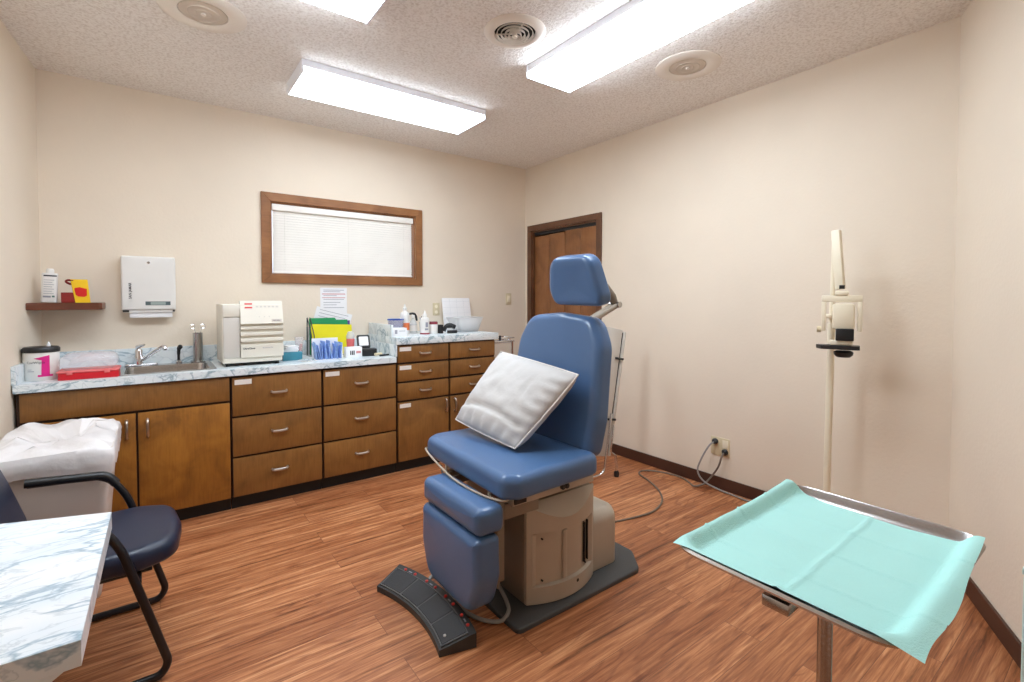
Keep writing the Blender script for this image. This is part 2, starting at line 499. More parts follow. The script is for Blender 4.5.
def text_part(s, size, mtx, m, parent, name='lettering', depth=0.0006, align='LEFT', bold=False, sx=1.0):
    cu = bpy.data.curves.new(name, 'FONT'); cu.body = s; cu.size = size; cu.extrude = depth; cu.align_x = align; cu.align_y = 'CENTER'
    cu.space_character = 1.0
    if bold: cu.offset = size * 0.02
    o = bpy.data.objects.new('tmp', cu)
    me = bpy.data.meshes.new_from_object(o)
    me.materials.clear(); me.materials.append(M[m])
    me.transform(mtx @ Matrix.Diagonal((sx, 1, 1, 1)))
    off = OFF.get(parent.name) or parent.location.copy()
    me.transform(Matrix.Translation(-off))
    me.name = name
    q = bpy.data.objects.new(name, me); COL.objects.link(q); q.parent = parent; OFF[q.name] = off
    bpy.data.objects.remove(o)
    return q

FACE_S = lambda p: frame3(p, (1, 0, 0), (0, 0, 1))      # face towards -Y (camera side), text reads left to right

# ------------------------------------------------------------------ room
H = 2.71; XW = 3.177; YB = 4.043; XL = -0.549
def lw(y): return XL - 0.0594 * (YB - y)                # left wall leans slightly outwards
YF = -1.2
pLb = (XL, YB); pRb = (XW, YB); pR0 = (XW, 0.612); pR1 = (2.42, 0.230); pF1 = (2.42, YF); pF0 = (lw(YF), YF)
bm = BM(); prism(bm, [(lw(YF) - .1, YF - .1), (XW + .1, YF - .1), (XW + .1, YB + .1), (XL - .1, YB + .1)], -0.06, 0.0); fl = struct('floor', bm, 'floor')
bm = BM(); prism(bm, [(lw(YF) - .1, YF - .1), (XW + .1, YF - .1), (XW + .1, YB + .1), (XL - .1, YB + .1)], H, H + 0.08); struct('ceiling', bm, 'ceiling')
WT = 0.12
# window opening
WX0, WX1, WZ0, WZ1 = 0.715, 1.908, 1.518, 2.075
bm = BM()
box(bm, XL - WT, WX0, YB, YB + WT, 0, H); box(bm, WX1, XW + WT, YB, YB + WT, 0, H)
box(bm, WX0, WX1, YB, YB + WT, 0, WZ0); box(bm, WX0, WX1, YB, YB + WT, WZ1, H)
struct('wall_back', bm, 'wall')
DY0, DY1, DZ = 3.005, 3.93, 2.04
bm = BM()
box(bm, XW, XW + WT, 0.612, DY0, 0, H); box(bm, XW, XW + WT, DY1, YB, 0, H); box(bm, XW, XW + WT, DY0, DY1, DZ, H)
struct('wall_right', bm, 'wall')
def wallseg(name, a, b, side=1):
    a = Vector(a); b = Vector(b); d = (b - a).normalized(); nrm = Vector((d.y, -d.x)) * WT * side
    bm = BM(); prism(bm, [a, b, b + nrm, a + nrm], 0, H); return struct(name, bm, 'wall')
wallseg('wall_left', pF0, pLb, -1)
wallseg('wall_angled', pR0, pR1, -1)
wallseg('wall_side', pR1, pF1, -1)
wallseg('wall_front', pF1, pF0, -1)
# baseboards
def baseb(name, a, b, side=1, h=0.085):
    a = Vector(a); b = Vector(b); d = (b - a).normalized(); nrm = Vector((-d.y, d.x)) * 0.012 * side
    bm = BM(); prism(bm, [a, b, b + nrm, a + nrm], 0, h, bev=0.002); return struct(name, bm, 'base')
baseb('baseboard_right', (XW, 0.625), (XW, 2.945), 1)
baseb('baseboard_angled', (2.425, 0.233), (XW, 0.613), 1)
baseb('baseboard_left', (lw(3.38), 3.38), (lw(YF + .02), YF + .02), 1)
baseb('baseboard_back', (2.40, YB), (XW - .012, YB), -1)

# window: trim, pane
win = bpy.data.objects.new('window_1', None); COL.objects.link(win); win['kind'] = 'structure'; win.location = (1.31, YB, 1.457)
T0, T1, U0, U1 = 0.652, 1.971, 1.456, 2.140
bm = BM()
def trimbar(bm, p, th=0.02):
    t = bmesh.new()
    a = [t.verts.new((q[0], YB - th, q[1])) for q in p]; b = [t.verts.new((q[0], YB + 0.0, q[1])) for q in p]
    t.faces.new(a); t.faces.new(b[::-1])
    for i in range(4): t.faces.new((a[i], b[i], b[(i + 1) % 4], a[(i + 1) % 4]))
    bmesh.ops.bevel(t, geom=list(t.edges), offset=0.003, segments=2, profile=0.5, affect='EDGES')
    merge(bm, t)
trimbar(bm, [(T0, U1), (T1, U1), (WX1, WZ1), (WX0, WZ1)])
trimbar(bm, [(T0, U0), (WX0, WZ0), (WX1, WZ0), (T1, U0)])
trimbar(bm, [(T0, U0), (T0, U1), (WX0, WZ1), (WX0, WZ0)])
trimbar(bm, [(T1, U0), (WX1, WZ0), (WX1, WZ1), (T1, U1)])
# jamb boards in the reveal
box(bm, WX0, WX0 + .012, YB, YB + WT, WZ0, WZ1); box(bm, WX1 - .012, WX1, YB, YB + WT, WZ0, WZ1)
box(bm, WX0 + .012, WX1 - .012, YB, YB + WT, WZ0, WZ0 + .012); box(bm, WX0 + .012, WX1 - .012, YB, YB + WT, WZ1 - .012, WZ1)
part('window_frame', bm, 'trim', win, smooth=False)
bm = BM(); box(bm, WX0 + .012, WX1 - .012, YB + .1, YB + .106, WZ0 + .012, WZ1 - .012); part('pane', bm, 'pane', win, smooth=False)
# blind
bl = thing('window_blind', 'white horizontal slat blind, closed, filling the wood-framed window', 'blind', (1.31, YB + .04, WZ0 + .014))
bm = BM(); box(bm, WX0 + .016, WX1 - .016, YB + .005, YB + .045, WZ1 - .062, WZ1 - .014, bev=.003); part('headrail', bm, 'slat', bl)
bm = BM(); ns = 24; z0 = WZ0 + .036; z1 = WZ1 - .068
for i in range(ns):
    z = z0 + (z1 - z0) * i / (ns - 1)
    rotbox(bm, Vector((1.3115, YB + .030, z)), (WX1 - WX0 - .05, .0275, .0012), Matrix.Rotation(math.radians(50), 4, 'X'))
part('slats', bm, 'slat', bl, smooth=False)
bm = BM(); box(bm, WX0 + .022, WX1 - .022, YB + .018, YB + .042, WZ0 + .014, WZ0 + .026, bev=.003); part('bottom_rail', bm, 'slat', bl)
for x in (0.82, 1.31, 1.80):
    bm = BM(); tube(bm, [(x, YB + .014, WZ0 + .026), (x, YB + .014, WZ1 - .062)], .0011, 6); part('ladder_cord', bm, 'slat', bl)

# closet door in the right wall
dr = bpy.data.objects.new('door_1', None); COL.objects.link(dr); dr['kind'] = 'structure'; dr.location = (XW, 3.46, 0)
bm = BM()
box(bm, XW - .018, XW, 2.950, 3.008, 0, 2.04, bev=.003); box(bm, XW - .018, XW, 3.927, 3.990, 0, 2.04, bev=.003)
box(bm, XW - .018, XW, 2.950, 3.990, 2.04, 2.098, bev=.003)
box(bm, XW, XW + WT, 3.005, 3.02, 0, 2.04); box(bm, XW, XW + WT, 3.915, 3.93, 0, 2.04); box(bm, XW, XW + WT, 3.02, 3.915, 2.025, 2.04)
part('door_frame', bm, 'doorframe', dr, smooth=False)
bm = BM(); box(bm, XW + .02, XW + .05, 3.02, 3.915, 1.995, 2.025); part('track', bm, 'black', dr, smooth=False)
for a, b, zt in ((3.024, 3.232, 1.995), (3.236, 3.444, 1.995), (3.452, 3.678, 1.985), (3.683, 3.905, 1.98)):
    bm = BM(); box(bm, XW + .018, XW + .045, a, b, .012, zt, bev=.003); part('door_panel', bm, 'doorwood', dr)
bm = BM(); box(bm, XW + WT - .01, XW + WT, 3.0, 3.94, 0, 2.05); part('closet_backing', bm, 'toe', dr, smooth=False)

# ------------------------------------------------------------------ ceiling fixtures
def fixture(x0, x1, y0, y1, label, lensmat='lens'):
    cx, cy = (x0 + x1) / 2, (y0 + y1) / 2
    t = thing('ceiling_light', label, 'ceiling light', (cx, cy, H - .075), 'fluorescent ceiling lights')
    long_x = (x1 - x0) > (y1 - y0)
    bm = BM(); box(bm, x0 + .002, x1 - .002, y0 + .002, y1 - .002, H - .044, H - .001, bev=.003); part('housing', bm, 'housing', t, smooth=False)
    # wrap-around lens: trapezoid section, open at the top
    bm = BM(); e = .008; fl = .035
    zt, zb = H - .0445, H - .072
    if long_x:
        sec = [(y0, zt), (y0, zt - .016), (y0 + .008, zb), (y1 - .008, zb), (y1, zt - .016), (y1, zt)]
        ends = (x0 + e, x1 - e); P = lambda u, s: (u, s[0], s[1])
    else:
        sec = [(x0, zt), (x0, zt - .016), (x0 + .008, zb), (x1 - .008, zb), (x1, zt - .016), (x1, zt)]
        ends = (y0 + e, y1 - e); P = lambda u, s: (s[0], u, s[1])
    A = [bm.verts.new(P(ends[0], s)) for s in sec]; B = [bm.verts.new(P(ends[1], s)) for s in sec]
    for i in range(len(sec)): bm.faces.new((A[i], A[(i + 1) % len(sec)], B[(i + 1) % len(sec)], B[i]))
    bm.faces.new(A); bm.faces.new(B[::-1])
    part('lens', bm, lensmat, t, smooth=False)
    for u0, u1 in ((0, e * 1.2), (1, 1)):
        bm = BM()
        a = ends[0] - e if u0 == 0 else ends[1]
        if long_x: prism_sec = [(a, y0 - .002), (a + e, y0 - .002), (a + e, y1 + .002), (a, y1 + .002)]
        else: prism_sec = [(x0 - .002, a), (x1 + .002, a), (x1 + .002, a + e), (x0 - .002, a + e)]
        prism(bm, prism_sec, zb - .003, H - .001); part('end_cap', bm, 'housing', t, smooth=False)
    return t
fixture(.700, 1.955, 2.955, 3.355, 'fluorescent ceiling light nearest the window wall, seen whole', 'lens_dim')
fixture(1.785, 2.132, 1.000, 2.262, 'fluorescent ceiling light between round vent and right speaker, running away from window')
fixture(-.415, .836, 1.890, 2.278, 'fluorescent ceiling light cut by the top edge, left of the round vent')

def speaker(x, y, label):
    t = thing('ceiling_speaker', label, 'speaker', (x, y, H - .012), 'round ceiling speakers')
    bm = BM(); lathe(bm, [(.185, 0), (.185, -.004), (.17, -.009), (.11, -.010), (.104, -.007), (.104, 0)], (x, y, H)); part('rim', bm, 'ceilmetal', t)
    bm = BM(); lathe(bm, [(.102, -.004), (.100, -.007), (.068, -.009), (.066, -.011), (.063, -.009), (.035, -.010), (.033, -.012), (.030, -.010), (.012, -.011), (.010, -.014), (0, -.014)], (x, y, H), n=40); part('grille', bm, 'speaker', t)
    bm = BM(); lathe(bm, [(.0115, -.0141), (.0115, -.016), (0, -.016)], (x, y, H)); part('centre_cap', bm, 'ceilmetal', t)
speaker(2.554, 1.700, 'round beige ceiling speaker to the right of the fluorescent lights')
speaker(.212, 2.770, 'round beige ceiling speaker at the upper left, above the sink')
# air vent
vx, vy = 1.512, 2.012
t = thing('ceiling_vent', 'round white ceiling air vent with concentric dark rings', 'vent', (vx, vy, H - .03))
bm = BM(); lathe(bm, [(.158, 0), (.158, -.006), (.148, -.014), (.118, -.020), (.108, -.016), (.106, 0)], (vx, vy, H), n=40); part('flange', bm, 'ceilmetal', t)
bm = BM(); lathe(bm, [(.106, -.001), (0, -.001)], (vx, vy, H)); part('duct', bm, 'ventdark', t)
for r_, d in ((.094, .018), (.073, .022), (.053, .026), (.034, .030)):
    bm = BM(); lathe(bm, [(r_ - .004, -.004 - d * .3), (r_, -d), (r_ + .002, -d), (r_ - .0015, -.003 - d * .3)], (vx, vy, H), n=36); part('ring', bm, 'ceilmetal', t)
bm = BM(); lathe(bm, [(0, -.034), (.012, -.034), (.016, -.026), (.010, -.012), (0, -.012)], (vx, vy, H))
for a in (0.3, 2.4, 4.5): box(bm, 0, .1, -.003, .003, -.016, -.010, mtx=Matrix.Translation((vx, vy, H)) @ Matrix.Rotation(a, 4, 'Z'))
part('spider', bm, 'ceilmetal', t)

# ------------------------------------------------------------------ cabinets
YFR = 3.447                      # faces of the doors and drawers
def handle_h(x, z, parent, w=.092):
    bm = BM(); tube(bm, fillet([(x - w / 2, YFR, z + .004), (x - w / 2 + .004, YFR - .019, z), (x, YFR - .021, z - .002), (x + w / 2 - .004, YFR - .019, z), (x + w / 2, YFR, z + .004)], .014, 4), [.0078] * 1 if False else .0078, 8)
    return part('handle', bm, 'nickel', parent)
def handle_v(x, z, parent, w=.10):
    bm = BM(); tube(bm, fillet([(x, YFR, z - w / 2), (x, YFR - .024, z - w / 2 + .004), (x, YFR - .027, z), (x, YFR - .024, z + w / 2 - .004), (x, YFR, z + w / 2)], .014, 4), .0076, 8)
    return part('handle', bm, 'nickel', parent)
def sticker(x0, x1, z0, z1, parent):
    bm = BM(); box(bm, x0, x1, YFR - .0012, YFR, z0, z1); return part('label', bm, 'label', parent, smooth=False)
def front(name, x0, x1, z0, z1, root, m='cab', lab=None):
    bm = BM(); box(bm, x0 + .004, x1 - .004, YFR, YFR + .018, z0 + .004, z1 - .004, bev=.0025); return part(name, bm, m, root, label=lab)
def carcass(x0, x1, zt, root):
    bm = BM(); box(bm, x0 + .001, x1 - .001, YFR + .0185, YB - .004, .08, zt); part('carcass', bm, 'cabdark', root, smooth=False)
    bm = BM(); box(bm, x0 + .001, x1 - .001, YFR + .045, YFR + .060, 0.001, .08); part('toe_kick', bm, 'toe', root, smooth=False)
ZC = .855
# sink base
t = thing('sink_cabinet', 'wide wooden base cabinet with two doors under the sink', 'cabinet', (-.09, 3.7, 0))
x0, x1 = -.572, .372
bm = BM()
box(bm, x0, x1, YFR + .0185, YFR + .03, .08, ZC); box(bm, -.546, -.528, YFR + .03, YB - .004, .08, ZC); box(bm, x1 - .018, x1, YFR + .03, YB - .004, .08, ZC); box(bm, -.528, x1 - .018, YFR + .03, YB - .004, .08, .098)
part('carcass', bm, 'cabdark', t, smooth=False)
bm = BM(); box(bm, x0, x1, YFR + .045, YFR + .060, .001, .08); part('toe_kick', bm, 'toe', t, smooth=False)
front('false_front', x0 + .01, x1, .697, .85, t)
d = front('door', x0 + .01, -.090, .082, .690, t, 'cabdoor'); handle_v(-.135, .60, d)
d = front('door', -.088, x1, .082, .690, t, 'cabdoor'); handle_v(-.041, .597, d)
# two drawer units
def drawer_unit(x0, x1, label):
    t = thing('drawer_cabinet', label, 'cabinet', ((x0 + x1) / 2, 3.7, 0), 'three-drawer wooden cabinets')
    carcass(x0, x1, ZC, t)
    for i, (za, zb) in enumerate(((.593, .843), (.338, .588), (.083, .333))):
        d = front('drawer', x0 + .003, x1 - .003, za, zb, t)
        handle_h((x0 + x1) / 2, (za + zb) / 2 + .01, d)
        if i == 0: sticker(x0 + .020, x0 + .115, .795, .826, d)
drawer_unit(.376, .925, 'three-drawer wooden cabinet right of the sink, under the white sterilizer')
drawer_unit(.927, 1.469, 'three-drawer wooden cabinet under the yellow and green folders')
# tall units
ZT = .985
def tall_unit(x0, x1, label, labels, hside):
    t = thing('tall_cabinet', label, 'cabinet', ((x0 + x1) / 2, 3.7, 0), 'taller cabinets with drawers over a door')
    carcass(x0, x1, ZT, t)
    for i, (za, zb) in enumerate(((.845, .980), (.700, .837), (.553, .692))):
        d = front('drawer', x0 + .003, x1 - .003, za, zb, t)
        handle_h((x0 + x1) / 2 + .01, (za + zb) / 2, d)
        if labels and i < 2: sticker(x0 + .02, x0 + .115, zb - .045, zb - .014, d)
    d = front('door', x0 + .003, x1 - .003, .083, .545, t)
    handle_v(x1 - .035 if hside > 0 else x0 + .045, .475 if hside > 0 else .47, d)
    if labels: sticker(x0 + .02, x0 + .11, .500, .530, d)
tall_unit(1.473, 1.922, 'taller wooden cabinet with white labels, at the step up in the counter', True, 1)
tall_unit(1.925, 2.378, 'taller wooden cabinet without labels, at the right end of the row', False, -1)

# low countertop (hole for the sink)
ct = thing('countertop', 'long low blue-white marble laminate countertop holding the sink', 'countertop', (.45, 3.75, ZC))
SX0, SX1, SY0, SY1 = -.158, .290, 3.525, 3.93
CX0, CX1 = -.565, 1.461
YC = 3.428
bm = BM(); zt = .897
prism(bm, [(-.578, YC), (SX0, YC), (SX0, YB - .001), (-.551, YB - .001)], ZC, zt); box(bm, SX1, CX1, YC, YB - .001, ZC, zt, bev=.002)
box(bm, SX0, SX1, YC, SY0, ZC, zt); box(bm, SX0, SX1, SY1, YB - .001, ZC, zt)
part('worktop', bm, 'marble', ct, smooth=False)
bm = BM(); box(bm, -.549, CX1, YB - .021, YB - .0015, zt, 1.008, bev=.002); part('backsplash', bm, 'marble', ct)
bm = BM(); prism(bm, [(lw(YC + .01) + .001, YC + .01), (lw(YC + .01) + .018, YC + .01), (-.531, YB - .022), (-.5495, YB - .022)], zt, .992); part('side_splash', bm, 'marble', ct)
# tall countertop
ct2 = thing('raised_countertop', 'short raised marble laminate countertop over the taller cabinets', 'countertop', (1.92, 3.75, ZT))
bm = BM(); box(bm, 1.463, 2.398, YC, YB - .001, .987, 1.043, bev=.002); part('worktop', bm, 'marble', ct2)
bm = BM(); box(bm, 1.4615, 1.4715, YC + .012, YB - .022, .898, .987, bev=.001); part('step_panel', bm, 'marble3', ct2)
bm = BM(); box(bm, 1.463, 1.478, YC + .10, YB - .022, 1.043, 1.135, bev=.001); part('end_splash', bm, 'marble3', ct2)
ZL = .897; ZH = 1.043

# sink
t = thing('sink', 'shallow rectangular stainless steel sink let into the counter', 'sink', (.066, 3.73, .74))
bm = BM()
oo = fpoly([(SX0 - .02, SY0 - .022), (SX1 + .02, SY0 - .022), (SX1 + .02, SY1 + .055), (SX0 - .02, SY1 + .055)], .03)
io = fpoly([(SX0 + .012, SY0 + .012), (SX1 - .012, SY0 + .012), (SX1 - .012, SY1 - .03), (SX0 + .012, SY1 - .03)], .05)
lev = [(oo, zt + .0005), (oo, zt + .004), ([p * 1 for p in io], zt + .003)]
cx, cy = (SX0 + SX1) / 2, (SY0 + SY1) / 2
def sc2(o, s): return [Vector((cx + (p.x - cx) * s, cy + (p.y - cy) * s)) for p in o]
lev += [(sc2(io, .985), zt - .012), (sc2(io, .95), zt - .14), (sc2(io, .88), zt - .158), (sc2(io, .4), zt - .162), (sc2(io, .1), zt - .164)]
R = [[bm.verts.new((p.x, p.y, z)) for p in o] for o, z in lev]
for a, b in zip(R[:-1], R[1:]):
    for i in range(len(a)): bm.faces.new((a[i], a[(i + 1) % len(a)], b[(i + 1) % len(a)], b[i]))
bm.faces.new(R[-1])
part('basin', bm, 'steel', t, angle=60)
bm = BM(); lathe(bm, [(0, .004), (.03, .004), (.036, .001)], (cx, cy, zt - .163)); part('drain', bm, 'chrome', t)
# faucet
fx, fy = -.085, 3.955
t = thing('faucet', 'chrome single-lever faucet with a long angled spout over the sink', 'faucet', (fx, fy, zt + .004))
bm = BM(); pad(bm, fpoly([(-.075, -.022), (.10, -.022), (.10, .022), (-.075, .022)], .02), .014, .006, Matrix.Translation((fx, fy, zt + .004))); part('escutcheon', bm, 'chrome', t)
bm = BM(); lathe(bm, [(.026, 0), (.025, .05), (.021, .06), (.021, .085), (.017, .095), (0, .097)], (fx, fy, zt + .014)); part('body', bm, 'chrome', t)
bm = BM(); tube(bm, smoothpath([(fx + .01, fy - .01, zt + .035), (fx + .05, fy - .04, zt + .068), (fx + .09, fy - .075, zt + .100), (fx + .128, fy - .105, zt + .128), (fx + .142, fy - .118, zt + .112)], 5), .012, 12, flat=(1, 1.3)); part('spout', bm, 'chrome', t)
bm = BM(); tube(bm, [(fx, fy, zt + .105), (fx - .004, fy - .005, zt + .128), (fx + .03, fy - .05, zt + .142)], [.015, .014, .006], 10); part('lever', bm, 'chrome', t)
sx_, sy_ = .128, 3.955
t = thing('spray_hose', 'small black-grey sink sprayer standing right of the faucet', 'sprayer', (sx_, sy_, zt + .004))
bm = BM(); lathe(bm, [(.018, 0), (.018, .012), (.012, .016), (.012, .022)], (sx_, sy_, zt + .004)); part('holder', bm, 'chrome', t)
bm = BM(); tube(bm, smoothpath([(sx_, sy_, zt + .022), (sx_, sy_, zt + .07), (sx_ + .002, sy_ - .004, zt + .10), (sx_ + .008, sy_ - .022, zt + .118), (sx_ + .01, sy_ - .035, zt + .110)], 4), [.008] * 4 + [.010] * 4 + [.013] * 4 + [.013] * 4 + [.011], 10); part('spray_head', bm, 'black', t)
# steel canister with forceps
kx, ky = .238, 3.955
t = thing('instrument_jar', 'tall stainless steel cylinder holding forceps, left of the sterilizer', 'canister', (kx, ky, zt + .004))
bm = BM(); lathe(bm, [(0, 0), (.042, 0), (.042, .006), (.030, .009), (.029, .195), (.030, .2), (.026, .2), (.026, .02), (0, .02)], (kx, ky, zt + .004)); part('cylinder', bm, 'steel', t)
f = thing('forceps', 'steel forceps with looped handles sticking up out of the steel cylinder', 'forceps', (kx, ky, zt + .03))
for dx, sgn in ((-.012, -1), (.014, 1)):
    bm = BM(); tube(bm, [(kx + dx * .3, ky, zt + .03), (kx + dx * .6, ky, zt + .19), (kx + sgn * .022, ky, zt + .235)], .003, 8)
    cxr, czr = kx + sgn * .030, zt + .248
    tube(bm, [(cxr + .014 * math.cos(a), ky, czr + .014 * math.sin(a)) for a in [i * 2 * PI / 14 for i in range(15)]], .0028, 8, caps=False)
    part('handle', bm, 'chrome', f)

# wipes tub
wx, wy = -.496, 3.62
t = thing('wipes_tub', 'white round wipes tub with black lid and magenta figure one', 'tub', (wx, wy, ZL))
bm = BM(); lathe(bm, [(0, 0), (.068, 0), (.072, .006), (.073, .15), (.070, .158), (0, .158)], (wx, wy, ZL), n=40); part('tub', bm, 'whitep', t)
bm = BM(); lathe(bm, [(.076, .150), (.077, .168), (.070, .178), (.03, .180), (0, .180)], (wx, wy, ZL), n=40); part('lid', bm, 'black', t)
bm = BM(); lathe(bm, [(.009, .180), (.007, .192), (0, .206)], (wx + .03, wy, ZL), n=8); part('wipe', bm, 'paper', t)
def wrap(me_obj, cx, cy, r):
    for v in me_obj.data.vertices:
        w = v.co + OFF[me_obj.name]; a = (w.x - cx) / r; d = r + .0006 + (w.y * 0)
        w2 = Vector((cx + math.sin(a) * d, cy - math.cos(a) * d, w.z)); v.co = w2 - OFF[me_obj.name]
a = math.radians(8)
bm = BM()
def quadxz(bm, pts, y, n=1):
    vs = [bm.verts.new((p[0], y, p[1])) for p in pts]; bm.faces.new(vs)
quadxz(bm, [(wx + .008, ZL + .032), (wx + .042, ZL + .032), (wx + .042, ZL + .128), (wx + .010, ZL + .110)], wy - .0735)
quadxz(bm, [(wx - .022, ZL + .120), (wx + .010, ZL + .110), (wx + .042, ZL + .128), (wx + .042, ZL + .136)], wy - .0735)
quadxz(bm, [(wx - .006, ZL + .022), (wx + .056, ZL + .022), (wx + .056, ZL + .032), (wx - .006, ZL + .032)], wy - .0735)
bmesh.ops.subdivide_edges(bm, edges=bm.edges[:], cuts=6, use_grid_fill=True)
o = part('printed_numeral', bm, 'magenta', t, smooth=False); wrap(o, wx, wy, .0732)
o = text_part('CaviWipes', .017, FACE_S((wx - .052, wy - .074, ZL + .098)), 'ink', t); wrap(o, wx, wy, .0738)
bm = BM(); box(bm, wx - .05, wx - .02, wy - .074, wy - .0735, ZL + .05, ZL + .053); box(bm, wx - .05, wx - .03, wy - .074, wy - .0735, ZL + .06, ZL + .062)
o = part('small_print', bm, 'print', t, smooth=False); wrap(o, wx, wy, .0734)

# red instrument tray with clear lid
rx0, rx1, ry0, ry1 = -.420, -.165, 3.485, 3.66
t = thing('instrument_tray', 'red plastic box with a bulging clear lid beside the wipes tub', 'tray', (-.29, 3.58, ZL))
bm = BM(); pad(bm, fpoly([(rx0, ry0), (rx1, ry0), (rx1, ry1), (rx0, ry1)], .02), .038, .005, Matrix.Translation((0, 0, ZL)))
part('base', bm, 'red', t)
bm = BM(); pad(bm, fpoly([(rx0 - .004, ry0 - .004), (rx1 + .004, ry0 - .004), (rx1 + .004, ry1 + .004), (rx0 - .004, ry1 + .004)], .02), .009, .004, Matrix.Translation((0, 0, ZL + .0385)))
part('rim', bm, 'pink', t)
bm = BM()
o1 = fpoly([(rx0 + .004, ry0 + .006), (rx1 - .004, ry0 + .006), (rx1 - .004, ry1 - .006), (rx0 + .004, ry1 - .006)], .03)
pad(bm, [Vector((p.x, p.y)) for p in o1], .088, .040, Matrix.Translation((0, 0, ZL + .048)), dome=.006)
part('lid', bm, 'clear', t)
for x in (rx0 + .05, rx1 - .05):
    bm = BM(); box(bm, x - .012, x + .012, ry0 - .008, ry0 - .0045, ZL + .03, ZL + .052, bev=.001); part('latch', bm, 'pink', t)
bm = BM()
g = []
for i in range(9):
    row = []
    for j in range(6):
        u, v = i / 8, j / 5
        x = -.40 + u * .20; y = 3.70 + v * .17
        z = ZL + .055 + .045 * math.sin(u * 3.0) * (0.6 + .4 * math.sin(v * 3)) + .02 * noise.noise(Vector((u * 4, v * 4, 1))) + .035 * (1 - u) * v
        row.append(bm.verts.new((x, y, z)))
    g.append(row)
for i in range(8):
    for j in range(5): bm.faces.new((g[i][j], g[i + 1][j], g[i + 1][j + 1], g[i][j + 1]))
bmesh.ops.solidify(bm, geom=bm.faces[:], thickness=.002)
# skirts down to the counter
solo('plastic_bag', bm, 'clear', 'crumpled clear plastic bag behind the red box', 'bag', (-.30, 3.78, ZL))

# steriliser
X0, X1, Y0, Y1, Z0, Z1 = .345, .697, 3.545, 3.90, .918, 1.300
t = thing('sterilizer', 'boxy cream tabletop sterilizer with sloped button panel and ribbed door', 'sterilizer', (.511, 3.72, ZL))
bm = BM(); box(bm, X0, X1, Y0 + .02, Y1, Z0, Z1, bev=.006); part('case', bm, 'offwhite', t)
bm = BM(); box(bm, X0 + .006, .442, Y0 + .006, Y0 + .0195, Z0 + .035, Z1 - .085, bev=.003); part('side_panel', bm, 'offgrey', t)
bm = BM(); box(bm, X0 + .004, X1 - .004, Y0 + .004, Y0 + .0195, Z0 + .002, Z0 + .033, bev=.003); part('lower_trim', bm, 'offwhite', t)
bm = BM(); box(bm, X0 + .004, .442, Y0 + .004, Y0 + .0195, Z1 - .08, Z1 - .004, bev=.002); part('upper_trim', bm, 'offwhite', t)
bm = BM()
sec = [(Y0 + .0195, Z0 + .034), (Y0 - .006, Z0 + .034), (Y0 - .006, Z0 + .115)]
zz = Z0 + .115
for k in range(3):
    sec += [(Y0 - .006, zz), (Y0 + .008, zz + .006), (Y0 + .008, zz + .016), (Y0 - .010, zz + .024), (Y0 - .010, zz + .038)]
    zz += .040
sec += [(Y0 - .010, zz + .0), (Y0 + .006, zz + .005), (Y0 + .006, zz + .012), (Y0 - .018, zz + .020), (Y0 + .030, Z1 + .022), (Y0 + .060, Z1 + .018), (Y0 + .060, Z1 - .01)]
secr = [sec[0]]
for q in sec[1:]:
    if (abs(q[0] - secr[-1][0]) + abs(q[1] - secr[-1][1])) > 1e-6: secr.append(q)
a_ = [bm.verts.new((.446, y, z)) for y, z in secr]; b_ = [bm.verts.new((X1 + .002, y, z)) for y, z in secr]
for i in range(len(secr)):
    j = (i + 1) % len(secr); bm.faces.new((a_[i], a_[j], b_[j], b_[i]))
bm.faces.new(a_[::-1]); bm.faces.new(b_)
door = part('door', bm, 'offwhite', t, smooth=False)
# console markings lie on the sloped panel
zc0 = zz + .020; pA = Vector((0, Y0 - .018, zc0)); pB = Vector((0, Y0 + .030, Z1 + .022)); up = (pB - pA).normalized(); Lc = (pB - pA).length
def onpanel(x, s): return Vector((x, 0, 0)) + pA + up * (s * Lc) + Vector((1, 0, 0)).cross(up) * .0008
Rp = frame3((0, 0, 0), (1, 0, 0), up)
def pbox(bm, x, s, w, h):
    c = onpanel(x, s); m_ = Rp.copy(); m_.translation = c; box(bm, -w / 2, w / 2, -h / 2, h / 2, -.0006, .0006, mtx=m_)
bm = BM(); pbox(bm, .495, .86, .044, .010); pbox(bm, .495, .70, .044, .010); part('red_buttons', bm, 'reddot', t, smooth=False)
for x_, s_, w_, h_ in [(.545 + i * .024, .74, .013, .010) for i in range(6)] + [(.555 + i * .03, .30, .006, .006) for i in range(3)]:
    bm = BM(); pbox(bm, x_, s_, w_, h_); part('button', bm, 'offgrey', t, smooth=False)
bm = BM(); pbox(bm, .658, .12, .062, .020); part('badge', bm, 'nickel', t, smooth=False)
mm = Rp.copy(); mm.translation = onpanel(.633, .12) + Vector((0, -.001, 0)); text_part('MIDMARK', .011, mm, 'ink', t, sx=.95)
text_part('UltraClave', .016, FACE_S((.458, Y0 - .0068, Z0 + .093)), 'ink', t, bold=True)
text_part('AUTOMATIC', .011, FACE_S((.572, Y0 - .0068, Z0 + .093)), 'print', t)
for x in (X0 + .03, X1 - .03):
    for y in (Y0 + .04, Y1 - .04):
        bm = BM(); lathe(bm, [(.012, 0), (.013, .0205), (0, .0205)], (x, y, ZL), n=12); part('foot', bm, 'black', t)
bm = BM(); box(bm, X0 + .02, X1 - .02, Y0 + .05, Y1 - .02, Z0 - .014, Z0); part('underside', bm, 'black', t, smooth=False)

